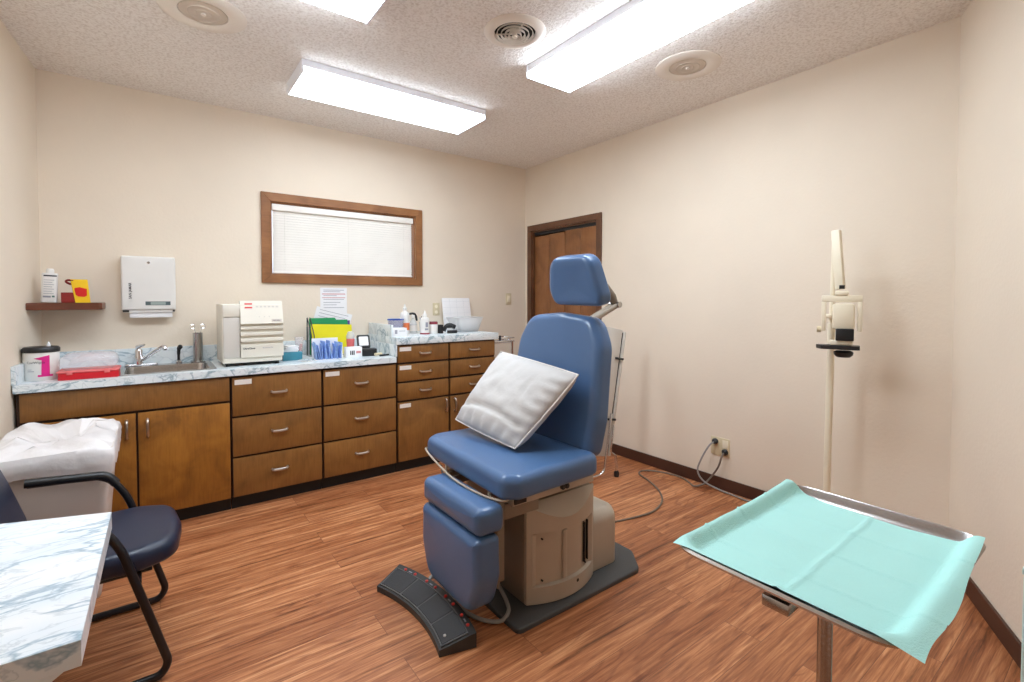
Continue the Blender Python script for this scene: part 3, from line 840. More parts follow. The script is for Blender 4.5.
# ---- objects between steriliser and step
def nbox(name, label, cat, x0, x1, y0, y1, z0, z1, m, bev=.002, rot=0, group=None):
    c = Vector(((x0 + x1) / 2, (y0 + y1) / 2, z0)); bm = BM()
    box(bm, x0 - c.x, x1 - c.x, y0 - c.y, y1 - c.y, 0, z1 - z0, bev=bev, mtx=Matrix.Translation(c) @ Matrix.Rotation(rot, 4, 'Z'))
    return solo(name, bm, m, label, cat, c, group)
t = thing('tissue_box', 'low teal box of gauze beside the sterilizer', 'box', (.785, 3.74, ZL))
bm = BM(); box(bm, .722, .85, 3.67, 3.80, ZL, ZL + .06, bev=.003); part('carton', bm, 'teal', t)
for i in range(4):
    bm = BM(); z_ = ZL + .0605 + i * .0105
    rotbox(bm, Vector((.785 + .004 * (i % 2), 3.735, z_ + .005)), (.095 - i * .006, .10, .010), Matrix.Rotation(.1 * (i - 2), 4, 'Z'), bev=.003)
    solo('gauze_pad', bm, 'paper', 'white gauze pad in the small pile on the teal box', 'gauze pad', (.785, 3.735, z_), 'gauze pads piled on the teal box')
for k, (x, y, r, c_, z_) in enumerate(((.868, 3.56, .5, 'label', 0), (.905, 3.60, -.3, 'paper', .0035), (.845, 3.61, .9, 'paper', .007))):
    t = thing('sterile_packet', ['flat packet with aqua print nearest the counter edge', 'white flat packet lying beside the blue leaflets', 'topmost flat packet lying in front of the teal box'][k], 'packet', (x, y, ZL + z_), 'flat sterile packets')
    bm = BM(); rotbox(bm, Vector((x, y, ZL + z_ + .0016)), (.10, .055, .003), Matrix.Rotation(r, 4, 'Z'), bev=.001); part('packet', bm, c_, t)
    bm = BM()
    for q in (-.03, 0.0, .03): rotbox(bm, Vector((x, y, ZL + z_ + .0034)) + Matrix.Rotation(r, 3, 'Z') @ Vector((q, 0, 0)), (.012, .045, .0005), Matrix.Rotation(r, 4, 'Z'))
    part('print', bm, 'teal', t, smooth=False)
# clear cup
t = thing('clear_beaker', 'small clear cup with a coral item inside, left of the folders', 'cup', (.872, 3.86, ZL))
bm = BM(); lathe(bm, [(0, 0), (.022, 0), (.034, .13), (.033, .13), (.021, .003), (0, .003)], (.872, 3.86, ZL + .02)); lathe(bm, [(0, 0), (.02, 0), (.02, .02), (0, .02)], (.872, 3.86, ZL)); part('glass', bm, 'clear', t)
bm = BM(); tube(bm, [(.872, 3.86, ZL + .026), (.884, 3.855, ZL + .10)], .010, 8); part('contents', bm, 'pink', t)
# file holder
t = thing('file_holder', 'dark grey wire file holder standing behind the folders', 'file holder', (1.10, 3.93, ZL))
bm = BM(); box(bm, .945, 1.265, 3.945, 3.955, ZL + .005, ZL + .22, bev=.002); part('back_plate', bm, 'clear2', t)
for x in (.945, .965):
    bm = BM(); tube(bm, fillet([(x, 3.80, ZL + .006), (x, 3.80, ZL + .16), (x, 3.925, ZL + .30), (x, 3.925, ZL + .006)], .02, 4), .004, 8); part('side_wire', bm, 'darkgrey', t)
bm = BM(); box(bm, .94, 1.27, 3.79, 3.94, ZL, ZL + .005); part('base', bm, 'clear2', t)
def sheet(name, label, cat, c, w, h, tilt, lean, m, group=None, th=.002, lines=0):
    """upright sheet: c = bottom centre, tilt about viewing axis, lean backwards"""
    R_ = Matrix.Translation(c) @ Matrix.Rotation(-lean, 4, 'X') @ Matrix.Rotation(tilt, 4, 'Y')
    t = thing(name, label, cat, c, group)
    bm = BM(); box(bm, -w / 2, w / 2, -th / 2, th / 2, 0, h, mtx=R_); part('sheet', bm, m, t, smooth=False)
    if lines:
        bm = BM()
        for i in range(lines):
            z = h * (.92 - .84 * i / lines); box(bm, -w * .4, w * (.4 - .2 * ((i * 7) % 3) / 3), -th / 2 - .0006, -th / 2 - .0001, z, z + h * .012, mtx=R_)
        part('print', bm, 'print', t, smooth=False)
    return t
t = thing('green_folder', 'green card folder with a cut tab, behind the yellow folder', 'folder', (1.10, 3.90, ZL + .006))
bm = BM(); prism(bm, [(-.145, 0), (.148, 0), (.148, .268), (.06, .268), (.05, .285), (-.14, .285), (-.145, .275)], 0, .003, frame3((1.10, 3.885, ZL + .006), (1, 0, 0), (0, .10, 1))); part('cover', bm, 'green', t, smooth=False)
t = thing('yellow_folder', 'bright yellow folder standing behind the blue leaflets', 'folder', (1.11, 3.86, ZL + .006))
bm = BM(); prism(bm, [(-.150, 0), (.160, 0), (.160, .228), (-.150, .240)], 0, .004, frame3((1.11, 3.855, ZL + .006), (1, 0, 0), (0, .10, 1))); part('cover', bm, 'yellow', t, smooth=False)
sheet('printed_sheet', 'white printed sheet tilted above the green folder', 'paper', Vector((1.090, 3.935, ZL + .085)), .285, .27, .26, 0.0, 'paper', lines=9, th=.0015)
t = thing('purple_folder', 'purple folder edge showing right of the yellow folder', 'folder', (1.255, 3.915, ZL + .006))
bm = BM(); box(bm, 1.20, 1.27, 3.916, 3.922, ZL + .006, ZL + .265); part('cover', bm, mat('purple_card', (96, 66, 150), .6, var=.02), t, smooth=False)
# leaflet holder
t = thing('leaflet_box', 'white open box packed with blue leaflets near the counter edge', 'box', (1.01, 3.63, ZL))
bm = BM(); box(bm, .915, 1.10, 3.675, 3.681, ZL, ZL + .15); box(bm, 1.094, 1.10, 3.56, 3.675, ZL, ZL + .11); box(bm, .915, 1.10, 3.56, 3.675, ZL, ZL + .004); part('holder', bm, 'paper', t, smooth=False)
for i in range(13):
    x = .925 + i * .0135; bm = BM()
    R_ = Matrix.Rotation(random.uniform(-.28, .28), 4, 'Y') @ Matrix.Rotation(random.uniform(-.15, .15), 4, 'Z')
    hh = .118 + random.uniform(-.012, .014)
    m_ = Matrix.Translation((x, 3.605, ZL + .006)) @ R_
    box(bm, -.0022, .0022, -.05, .055, 0, hh, mtx=m_, bev=.001)
    solo('leaflet', bm, 'bluepaper', 'blue folded leaflet standing in the white open box on the low counter', 'leaflet', (x, 3.605, ZL + .006), 'blue leaflets in the white box', smooth=False)
# coral cup
t = thing('coral_cup', 'coral pink translucent cup behind the small white carton', 'cup', (1.21, 3.72, ZL))
bm = BM(); lathe(bm, [(0, 0), (.026, 0), (.028, .08), (.031, .13), (.027, .132), (.024, .08), (0, .07)], (1.21, 3.72, ZL)); part('cup', bm, 'pink', t)
bm = BM(); lathe(bm, [(.027, .132), (.032, .15), (.02, .185), (0, .19)], (1.21, 3.72, ZL)); part('lid', bm, 'clear2', t)
t = thing('small_carton', 'small white carton with red and blue print, left of the open black case', 'carton', (1.195, 3.62, ZL))
bm = BM(); box(bm, 1.135, 1.255, 3.59, 3.65, ZL, ZL + .078, bev=.002); part('carton', bm, 'paper', t)
bm = BM()
for i, x in enumerate((1.165, 1.178, 1.190)): box(bm, x, x + .008, 3.589, 3.5898, ZL + .02, ZL + .052)
part('print', bm, 'ink', t, smooth=False)
bm = BM(); box(bm, 1.210, 1.245, 3.589, 3.5898, ZL + .03, ZL + .048); part('red_print', bm, 'printred', t, smooth=False)
# black device case
t = thing('meter_case', 'open black case with a white panel inside its lid', 'case', (1.32, 3.65, ZL))
bm = BM(); pad(bm, fpoly([(-.055, -.04), (.055, -.04), (.055, .04), (-.055, .04)], .015), .058, .008, Matrix.Translation((1.325, 3.64, ZL)) @ Matrix.Rotation(-.15, 4, 'Z')); part('base', bm, 'black', t)
Lm = frame3((1.300, 3.675, ZL + .058), (1, -.12, .0), (-.12, .35, 1))
bm = BM(); pad(bm, fpoly([(-.05, 0), (.05, 0), (.048, .105), (-.05, .105)], .014), .012, .004, Lm @ Matrix.Translation((0, 0, -.006))); part('lid', bm, 'black', t)
bm = BM(); prism(bm, fpoly([(-.036, .018), (.036, .018), (.034, .090), (-.036, .090)], .008), .0065, .0078, Lm); part('lid_panel', bm, 'paper', t, smooth=False)
t = thing('reflex_hammer', 'small instrument with beige handle and black tip beside the black case', 'instrument', (1.39, 3.56, ZL))
bm = BM(); tube(bm, [(1.345, 3.56, ZL + .016), (1.40, 3.575, ZL + .016)], .014, 10, flat=(.8, 1)); part('handle', bm, 'almond', t)
bm = BM(); tube(bm, [(1.37, 3.53, ZL + .008), (1.45, 3.555, ZL + .008)], .007, 8); part('tip', bm, 'black', t)

# ---- raised counter things
for i, w_ in enumerate(('bottom', 'middle', 'topmost')):
    bm = BM(); z_ = ZH + .0005 + i * .026
    prism(bm, fpoly([(1.482, 3.74), (1.60, 3.74), (1.60, 3.92), (1.482, 3.92)], .02), z_, z_ + .025, bev=.003)
    solo('plastic_tray', bm, 'clear2', w_ + ' of the clear trays stacked at the left end of the raised counter', 'tray', (1.541, 3.83, z_), 'clear trays stacked on the raised counter')
t = thing('white_carton', 'white carton with faint print in front of the blue-lined tub', 'carton', (1.535, 3.56, ZH))
bm = BM(); rotbox(bm, Vector((1.530, 3.56, ZH + .033)), (.12, .07, .066), Matrix.Rotation(-.06, 4, 'Z'), bev=.002); part('carton', bm, 'paper', t)
bm = BM(); rotbox(bm, Vector((1.500, 3.5262, ZH + .036)), (.02, .0006, .03), Matrix.Rotation(-.06, 4, 'Z')); rotbox(bm, Vector((1.548, 3.5232, ZH + .042)), (.05, .0006, .004), Matrix.Rotation(-.06, 4, 'Z')); part('print', bm, 'print', t, smooth=False)
t = thing('glove_tub', 'clear tub with a deep blue lining, left of the tall white bottle', 'tub', (1.58, 3.72, ZH))
bm = BM(); lathe(bm, [(0, 0), (.055, 0), (.066, .122), (.062, .122), (.052, .004), (0, .004)], (1.58, 3.72, ZH)); part('tub', bm, 'clear', t)
bm = BM(); lathe(bm, [(.0, .02), (.048, .02), (.058, .115), (.067, .1225), (.068, .130), (.055, .128), (.03, .110), (0, .11)], (1.58, 3.72, ZH)); part('lining', bm, 'bluebowl', t)
# tall bottle
bx, by = 1.668, 3.74
t = thing('tall_bottle', 'tall white squeeze bottle with an orange label', 'bottle', (bx, by, ZH))
bm = BM(); lathe(bm, [(0, 0), (.036, 0), (.039, .008), (.039, .15), (.034, .175), (.016, .19), (.014, .2)], (bx, by, ZH)); part('bottle', bm, 'whitep', t)
bm = BM(); lathe(bm, [(.017, .198), (.017, .218), (.009, .225), (.004, .25), (0, .25)], (bx, by, ZH)); part('nozzle', bm, 'whitep', t)
bm = BM(); lathe(bm, [(.0394, .035), (.0394, .095)], (bx, by, ZH), n=36)
bmesh.ops.delete(bm, geom=[f for f in bm.faces if (f.calc_center_median() - Vector((bx - .02, by - .04, ZH + .065))).length > .052], context='FACES'); part('label', bm, 'orange', t)
# spray bottle
bx, by = 1.770, 3.80
t = thing('spray_bottle', 'small white spray bottle with a black trigger head', 'bottle', (bx, by, ZH))
bm = BM(); lathe(bm, [(0, 0), (.032, 0), (.034, .006), (.033, .07), (.027, .10), (.012, .122), (.012, .135)], (bx, by, ZH)); part('bottle', bm, 'clear2', t)
bm = BM(); lathe(bm, [(.0345, .02), (.0345, .07)], (bx, by, ZH)); part('label', bm, 'label', t)
bm = BM(); lathe(bm, [(.015, .133), (.015, .15), (.01, .155), (0, .155)], (bx, by, ZH)); part('collar', bm, 'whitep', t)
bm = BM(); tube(bm, smoothpath([(bx - .035, by, ZH + .165), (bx + .005, by, ZH + .168), (bx + .026, by, ZH + .14), (bx + .032, by - .004, ZH + .105)], 4), [.009] * 5 + [.012] * 4 + [.010] * 3 + [.007], 8); part('trigger_head', bm, 'black', t)
# white bottle with red base
bx, by = 1.800, 3.64
t = thing('white_bottle', 'white bottle with a rounded cap and dark red foot band', 'bottle', (bx, by, ZH))
bm = BM(); lathe(bm, [(0, .012), (.038, .012), (.038, .115), (.034, .132), (.018, .142), (0, .142)], (bx, by, ZH)); part('bottle', bm, 'whitep', t)
bm = BM(); lathe(bm, [(0, 0), (.040, 0), (.0395, .012), (0, .012)], (bx, by, ZH)); part('foot_band', bm, mat('dark_red_plastic', (150, 50, 66), .4, var=.03), t)
bm = BM(); lathe(bm, [(.019, .142), (.018, .165), (.010, .175), (.004, .195), (0, .195)], (bx, by, ZH)); part('cap', bm, 'whitep', t)
bm = BM(); box(bm, bx - .018, bx + .012, by - .0392, by - .0385, ZH + .035, ZH + .05); box(bm, bx - .012, bx + .01, by - .0392, by - .0385, ZH + .06, ZH + .10); part('print', bm, 'print', t, smooth=False)
# jar with red lid
bx, by = 1.885, 3.66
t = thing('gauze_jar', 'short white jar with a dark red lid', 'jar', (bx, by, ZH))
bm = BM(); lathe(bm, [(0, 0), (.038, 0), (.040, .006), (.040, .078), (.036, .084), (0, .084)], (bx, by, ZH)); part('jar', bm, 'whitep', t)
bm = BM(); lathe(bm, [(.041, .080), (.041, .098), (.038, .102), (0, .102)], (bx, by, ZH)); part('lid', bm, mat('dark_red_lid', (130, 36, 54), .4, var=.03), t)
bm = BM(); lathe(bm, [(.0404, .022), (.0404, .060)], (bx, by, ZH)); part('label', bm, 'label', t)
# cup of pens
bx, by = 1.90, 3.86
t = thing('swab_cup', 'clear cup holding thin swabs behind the red-lidded jar', 'cup', (bx, by, ZH))
bm = BM(); lathe(bm, [(0, 0), (.035, 0), (.04, .09), (.038, .09), (.033, .003), (0, .003)], (bx, by, ZH)); part('cup', bm, 'clear2', t)
for i in range(7):
    a = i * .9; bm = BM(); tube(bm, [(bx + .012 * math.cos(a), by + .012 * math.sin(a), ZH + .004), (bx + .034 * math.cos(a), by + .03 * math.sin(a), ZH + .13 + .012 * (i % 3))], .0025, 6)
    solo('swab', bm, ['black', 'print', 'whitep', 'bluebowl'][i % 4], 'thin swab standing in the clear cup behind the red-lidded jar', 'swab', (bx, by, ZH + .004), 'swabs standing in the clear cup')
# black scope handles
t = thing('black_otoscope', 'tangle of black handheld instruments in front of the white chart board', 'instrument', (2.0, 3.62, ZH))
bm = BM(); pad(bm, fpoly([(-.02, -.03), (.02, -.03), (.02, .03), (-.02, .03)], .01), .075, .006, Matrix.Translation((1.945, 3.65, ZH))); part('charger', bm, 'black', t)
bm = BM(); tube(bm, smoothpath([(1.972, 3.63, ZH + .02), (1.99, 3.62, ZH + .06), (2.03, 3.60, ZH + .065), (2.06, 3.59, ZH + .052)], 4), [.017] * 5 + [.021] * 4 + [.018] * 4, 10); part('body', bm, 'black', t)
bm = BM(); tube(bm, [(1.985, 3.59, ZH + .014), (2.065, 3.575, ZH + .014)], .013, 10); part('handle', bm, 'black', t)
# chart board
t = thing('chart_board', 'white upright chart board leaning on the wall behind the clear tub', 'board', (2.32, 3.98, ZH))
Bm = frame3((2.315, 3.965, ZH), (1, 0, 0), (0, .18, 1))
bm = BM(); prism(bm, fpoly([(-.155, 0), (.145, 0), (.145, .305), (-.155, .305)], .008), 0, .006, Bm, bev=.001); part('board', bm, 'paper', t)
bm = BM()
for i in range(5): box(bm, -.15 + .0001, .14, .05 + i * .055, .0515 + i * .055, .0062, .0066, mtx=Bm)
for i in range(1, 4): box(bm, -.15 + i * .074, -.1485 + i * .074, .03, .295, .0062, .0066, mtx=Bm)
part('grid_lines', bm, mat('faint_grey_line', (205, 208, 214), .7, var=.02), t, smooth=False)
bm = BM(); box(bm, -.105, -.082, .105, .125, .0062, .009, mtx=Bm); part('blue_clip', bm, mat('slate_blue_plastic', (70, 96, 130), .5, var=.03), t)
# clear tub on the right
t = thing('clear_tub', 'wide clear plastic tub half full of white swabs at the counter end', 'tub', (2.27, 3.74, ZH))
bm = BM()
lo = fpoly([(2.16, 3.67), (2.36, 3.67), (2.36, 3.82), (2.16, 3.82)], .05); hi = fpoly([(2.105, 3.63), (2.39, 3.63), (2.39, 3.87), (2.105, 3.87)], .05)
L1_ = [bm.verts.new((p.x, p.y, ZH)) for p in lo]; L2_ = [bm.verts.new((p.x, p.y, ZH + .13)) for p in hi]
n_ = len(lo)
for i in range(n_): bm.faces.new((L1_[i], L1_[(i + 1) % n_], L2_[(i + 1) % n_], L2_[i]))
bm.faces.new(L1_[::-1]); bmesh.ops.solidify(bm, geom=bm.faces[:], thickness=.003)
part('tub', bm, 'clear2', t)
bm = BM(); pad(bm, fpoly([(2.16, 3.68), (2.35, 3.68), (2.35, 3.82), (2.16, 3.82)], .05), .085, .03, Matrix.Translation((0, 0, ZH + .005)), dome=.01); solo('cotton_swabs', bm, 'paper', 'loose white cotton filling the wide clear tub at the counter end', 'cotton', (2.255, 3.75, ZH + .005), kind='stuff')

# ---- wall things at the back
def plate(name, label, x, z, kind):
    t = thing(name, label, 'outlet' if kind == 'o' else 'light switch', (x, YB, z - .06))
    bm = BM(); box(bm, x - .035, x + .035, YB - .006, YB - .0002, z - .058, z + .058, bev=.003); part('plate', bm, 'almond', t)
    if kind == 'o':
        for dz in (-.026, .026):
            bm = BM(); lathe(bm, [(.016, 0), (.016, .003), (0, .003)], (0, 0, 0), n=16, mtx=Matrix.Translation((x, YB - .006, z + dz)) @ Matrix.Rotation(PI / 2, 4, 'X')); s = part('socket', bm, 'cream', t)
    else:
        bm = BM(); box(bm, x - .017, x + .017, YB - .010, YB - .006, z - .033, z + .033, bev=.001); part('rocker', bm, 'cream', t)
plate('light_switch', 'almond light switch on the back wall beside the closet door', 2.952, 1.336, 's')
plate('wall_outlet', 'almond wall outlet above the raised counter, left of the chart board', 2.115, 1.240, 'o')
t = thing('wall_notice', 'printed white notice taped to the wall under the window', 'notice', (1.180, YB, 1.21))
bm = BM(); box(bm, 1.075, 1.288, YB - .0015, YB - .0003, 1.205, 1.426); part('sheet', bm, 'paper', t, smooth=False)
bm = BM()
for i, z in enumerate((1.405, 1.392, 1.360, 1.330, 1.305, 1.285, 1.262)): box(bm, 1.10, 1.265 - .03 * (i % 3), YB - .0019, YB - .0016, z, z + .004)
part('print', bm, 'print', t, smooth=False)
bm = BM(); box(bm, 1.09, 1.275, YB - .0019, YB - .0016, 1.372, 1.379); box(bm, 1.09, 1.275, YB - .0019, YB - .0016, 1.343, 1.348); part('red_print', bm, 'printred', t, smooth=False)
# towel dispenser
t = thing('towel_dispenser', 'white wall paper towel dispenser with towel hanging below', 'towel dispenser', (-.024, YB, 1.21))
Dy = YB - .095
bm = BM(); pad(bm, fpoly([(-.168, 1.262), (.118, 1.262), (.118, 1.612), (-.168, 1.612)], .012), .094, .012, frame3((0, YB - .001, 0), (1, 0, 0), (0, 0, 1)), rb=.001); part('cover', bm, 'whitep', t)
bm = BM(); box(bm, -.158, .108, Dy + .012, YB - .001, 1.246, 1.2618); part('chassis', bm, 'whitep', t, smooth=False)
for xa, xb in ((-.162, -.130), (.100, .112)):
    bm = BM(); box(bm, xa, xb, Dy + .006, Dy + .05, 1.250, 1.2618); part('roller_end', bm, 'black', t, smooth=False)
bm = BM(); box(bm, -.128, .098, Dy + .022, Dy + .052, 1.212, 1.2455, bev=.002); part('towel', bm, 'paper', t)
bm = BM(); box(bm, -.045, .088, Dy - .0012, Dy - .0002, 1.293, 1.318); part('window', bm, 'skin', t, smooth=False)
bm = BM(); box(bm, -.018, .062, Dy - .0018, Dy - .0013, 1.296, 1.315); part('level_panel', bm, mat('pale_slate', (150, 164, 160), .4, var=.03), t, smooth=False)
bm = BM(); lathe(bm, [(.008, 0), (.008, .002), (0, .003)], n=16, mtx=Matrix.Translation((-.026, Dy, 1.572)) @ Matrix.Rotation(PI / 2, 4, 'X')); part('lock', bm, 'steel', t)
text_part('SAN JAMAR', .020, frame3((-.122, Dy - .0006, 1.335), (0, 0, 1), (-1, 0, 0)), 'ink', t, bold=True)
# corner shelf
t = thing('corner_shelf', 'small dark wooden corner shelf left of the towel dispenser', 'shelf', (-.42, 3.9, 1.27))
bm = BM(); prism(bm, [(lw(3.72) + .001, 3.72), (lw(3.72) + .02, 3.72), (-.475, 3.765), (-.265, 3.765), (-.250, 3.78), (-.250, YB - .002), (XL + .002, YB - .002)], 1.270, 1.312, bev=.006); part('board', bm, 'shelfwood', t)
# powder can
t = thing('powder_bottle', 'slim white powder bottle on the corner shelf', 'bottle', (-.488, 3.85, 1.312))
Rz = Matrix.Translation((-.490, 3.85, 1.312)) @ Matrix.Rotation(.045, 4, 'Y')
bm = BM(); pad(bm, fpoly([(-.035, -.022), (.035, -.022), (.035, .022), (-.035, .022)], .018), .172, .006, Rz); part('bottle', bm, 'whitep', t)
bm = BM(); lathe(bm, [(.018, .172), (.018, .190), (.014, .198), (0, .198)], mtx=Rz, n=20); part('cap', bm, 'whitep', t)
bm = BM(); box(bm, -.024, .032, -.0226, -.0221, .152, .160, mtx=Rz); part('title_print', bm, 'ink', t, smooth=False)
bm = BM()
for i in range(7): box(bm, -.022, .022 - .008 * (i % 2), -.0226, -.0221, .130 - i * .013, .1325 - i * .013, mtx=Rz)
box(bm, -.024, .01, -.0226, -.0221, .030, .040, mtx=Rz); part('small_print', bm, 'print', t, smooth=False)
bm = BM(); box(bm, .014, .026, -.0226, -.0221, .032, .042, mtx=Rz); part('green_print', bm, mat('grey_green_ink', (90, 120, 110), .6, var=.03), t, smooth=False)
# red and yellow carton
t = thing('snack_carton', 'open red and yellow carton on the corner shelf', 'carton', (-.375, 3.86, 1.312))
Rz = Matrix.Translation((-.358, 3.86, 1.312)) @ Matrix.Rotation(-.18, 4, 'Z')
bm = BM()
sec = [(-.035, 0), (.035, 0), (.025, .165), (-.050, .165)]
prism(bm, [(-.028, 0), (.040, 0), (.028, .138), (-.048, .138)], -.002, .0, frame3((-.345, 3.825, 1.312), (1, .0, 0), (0, 0, 1))); part('yellow_front', bm, 'burny', t, smooth=False)
bm = BM(); prism(bm, fpoly([(-.026, .046), (-.014, .036), (.012, .034), (.024, .042), (.024, .082), (.008, .086), (-.008, .092), (-.032, .086)], .006), .0005, .0015, frame3((-.345, 3.825, 1.312), (1, 0, 0), (0, 0, 1))); part('printed_badge', bm, mat('bright_red_ink', (214, 20, 20), .5, var=.03), t, smooth=False)
bm = BM(); box(bm, -.436, -.374, 3.8275, 3.895, 1.312, 1.372, bev=.003)
prism(bm, [(-.374, 1.312), (-.312, 1.312), (-.322, 1.446), (-.394, 1.446)], 3.8275, 3.895, Matrix(((1, 0, 0, 0), (0, 0, 1, 0), (0, 1, 0, 0), (0, 0, 0, 1)))); part('carton', bm, 'burnr', t, smooth=False)
bm = BM(); tube(bm, smoothpath([(-.38, 3.84, 1.442), (-.405, 3.84, 1.445), (-.414, 3.84, 1.434), (-.392, 3.84, 1.420)], 3), .006, 8, flat=(1, 3)); part('flap', bm, 'burnr', t)

# chrome rack at the end of the tall cabinet
t = thing('wire_rack', 'small chrome wire rack at the right end of the cabinets, behind the pillow', 'rack', (2.50, 3.60, .86))
bm = BM()
for z, y in ((.985, 3.50), (.955, 3.50)): tube(bm, [(2.38, y, z), (2.62, y, z), (2.62, y + .16, z), (2.38, y + .16, z)], .005, 8)
for x in (2.46, 2.54): tube(bm, [(x, 3.50, .955), (x, 3.66, .955)], .004, 6)
part('rails', bm, 'chrome', t)
bm = BM(); box(bm, 2.40, 2.60, 3.51, 3.65, .940, .950, bev=.002); part('shelf_plate', bm, 'paper', t)
bm = BM(); box(bm, 2.452, 2.468, 3.488, 3.500, .965, 1.010, bev=.002); part('clamp', bm, 'black', t)
bm = BM(); tube(bm, [(2.66, 3.58, .0), (2.66, 3.58, .95), (2.615, 3.58, .965)], .008, 8); tube(bm, [(2.57, 3.58, .008), (2.76, 3.58, .008)], .008, 8); tube(bm, [(2.66, 3.48, .008), (2.66, 3.68, .008)], .008, 8); part('stand', bm, 'chrome', t)
OFFSET = None

# ------------------------------------------------------------------ exam chair
ec = thing('exam_chair', 'blue vinyl powered exam chair in the middle of the room', 'exam chair', (1.5, 1.80, 0))
# floor mat plate
bm = BM(); pad(bm, fpoly([(1.135, 1.49), (1.88, 1.49), (1.985, 1.62), (1.985, 2.02), (1.88, 2.12), (1.135, 2.12)], [.03, .06, .06, .06, .06, .03]), .022, .008, Matrix.Translation((0, 0, 0)), rb=.001); part('base_plate', bm, 'matgrey', ec)
# pedestal body
bm = BM(); box(bm, 1.25, 1.655, 1.60, 2.06, .022, .462, bev=.012, seg=3); part('pedestal', bm, 'beigedark', ec)
def shroud(ysign, yplane):
    """bowed side cover with a half-moon shoulder and a recessed panel"""
    bm = BM(); x0, x1 = 1.252, 1.655; n = 18; bulge = .058
    def bow(u): return bulge * (1 - (2 * u - 1) ** 2)
    levels = [(.028, 0), (.034, 0), (.100, 0), (.104, 1), (.330, 1), (.334, 0), (.372, 0)]
    rows = []
    def rec(i, k): return .016 if (k and 1 < i < n - 1) else 0
    for z, k in levels:
        rows.append([bm.verts.new((x0 + (x1 - x0) * i / n, yplane - ysign * (bow(i / n) + .004 - rec(i, k)), z)) for i in range(n + 1)])
    # shoulder: front lip dips in the middle (half-moon)
    lip = [bm.verts.new((x0 + (x1 - x0) * i / n, yplane - ysign * (bow(i / n) + .004), (.455 - .072 * math.sin(PI * i / n)))) for i in range(n + 1)]
    top = [bm.verts.new((x0 + (x1 - x0) * i / n, yplane - ysign * .002, .462)) for i in range(n + 1)]
    rows += [lip, top]
    for a, b in zip(rows[:-1], rows[1:]):
        for i in range(n): bm.faces.new((a[i], a[i + 1], b[i + 1], b[i]))
    back = [[bm.verts.new((v.co.x, yplane + ysign * .012, v.co.z)) for v in (r_[0], r_[-1])] for r_ in rows]
    for j in range(len(rows) - 1):
        bm.faces.new((rows[j][0], rows[j + 1][0], back[j + 1][0], back[j][0])); bm.faces.new((rows[j][-1], back[j][-1], back[j + 1][-1], rows[j + 1][-1]))
    return bm
sh = part('side_cover', shroud(1, 1.588), 'beige', ec, angle=30)
bm = BM(); tube(bm, [(1.430, 1.540, .112), (1.430, 1.540, .322)], .013, 12, flat=(1, .6)); part('vertical_rib', bm, 'beige', sh)
bm = BM(); box(bm, 1.560, 1.566, 1.548, 1.566, .13, .315); box(bm, 1.590, 1.594, 1.558, 1.576, .13, .315); part('slot', bm, 'toe', sh, smooth=False)
for x, z, y, r_ in ((1.318, .125, 1.560, .004), (1.318, .305, 1.560, .004), (1.578, .120, 1.562, .004), (1.500, .078, 1.532, .0075)):
    bm = BM(); lathe(bm, [(r_, -.004), (r_, .004), (0, .004)], n=14, mtx=Matrix.Translation((x, y, z)) @ Matrix.Rotation(PI / 2, 4, 'X')); part('screw', bm, 'black', sh)
part('side_cover', shroud(-1, 2.072), 'beige', ec, angle=30)
# rear motor cover
bm = BM(); pad(bm, fpoly([(1.63, 1.60), (1.83, 1.60), (1.88, 1.66), (1.88, 2.00), (1.83, 2.06), (1.63, 2.06)], [.01, .05, .07, .07, .05, .01]), .275, .055, Matrix.Translation((0, 0, .0225)), rb=.004); part('motor_cover', bm, 'beige', ec)
# seat carriage
bm = BM(); box(bm, 1.14, 1.60, 1.53, 1.575, .500, .545, bev=.003); box(bm, 1.14, 1.60, 2.03, 2.075, .500, .545, bev=.003); box(bm, 1.16, 1.58, 1.575, 2.03, .515, .545)
part('seat_rail', bm, 'beige', ec)
bm = BM(); box(bm, 1.28, 1.62, 1.62, 2.02, .463, .515, bev=.004); part('lift_block', bm, 'beigedark', ec)
for y in (1.56, 2.01):
    bm = BM(); box(bm, 1.12, 1.30, y, y + .04, .440, .505, bev=.004); part('front_bracket', bm, 'beigedark', ec)
bm = BM(); box(bm, 1.145, 1.205, 1.524, 1.5295, .508, .538); part('rail_opening', bm, 'toe', ec, smooth=False)
for x in (1.405, 1.428):
    bm = BM(); lathe(bm, [(.012, 0), (.012, .010), (.008, .014), (0, .014)], n=14, mtx=Matrix.Translation((x, 1.5295, .522)) @ Matrix.Rotation(PI / 2, 4, 'X')); part('rail_knob', bm, 'black', ec)
# seat cushion
so = fpoly([(1.060, 1.50), (1.12, 1.455), (1.585, 1.475), (1.60, 2.19), (1.14, 2.215), (1.080, 2.17)], [.05, .05, .05, .05, .05, .05])
bm = BM(); pad(bm, so, .098, .036, Matrix.Translation((0, 0, .552)) , dome=.004, rb=.022, seg=6); part('seat', bm, 'blue', ec, angle=75)
# backrest
bo = fpoly([(-.30, 0), (.31, 0), (.330, .18), (.312, .52), (.245, .648), (.01, .668), (-.225, .648), (-.300, .52), (-.328, .18)], [.06, .06, .2, .16, .12, .5, .12, .16, .2], 8)
Bb = frame3((1.545, 1.835, .612), (0, -1, 0), (.150, 0, 1))
bm = BM(); pad(bm, bo, .105, .045, Bb @ Matrix.Translation((0, 0, -.105)), dome=.006, rb=.02, seg=6); part('backrest', bm, 'blue', ec, angle=75)
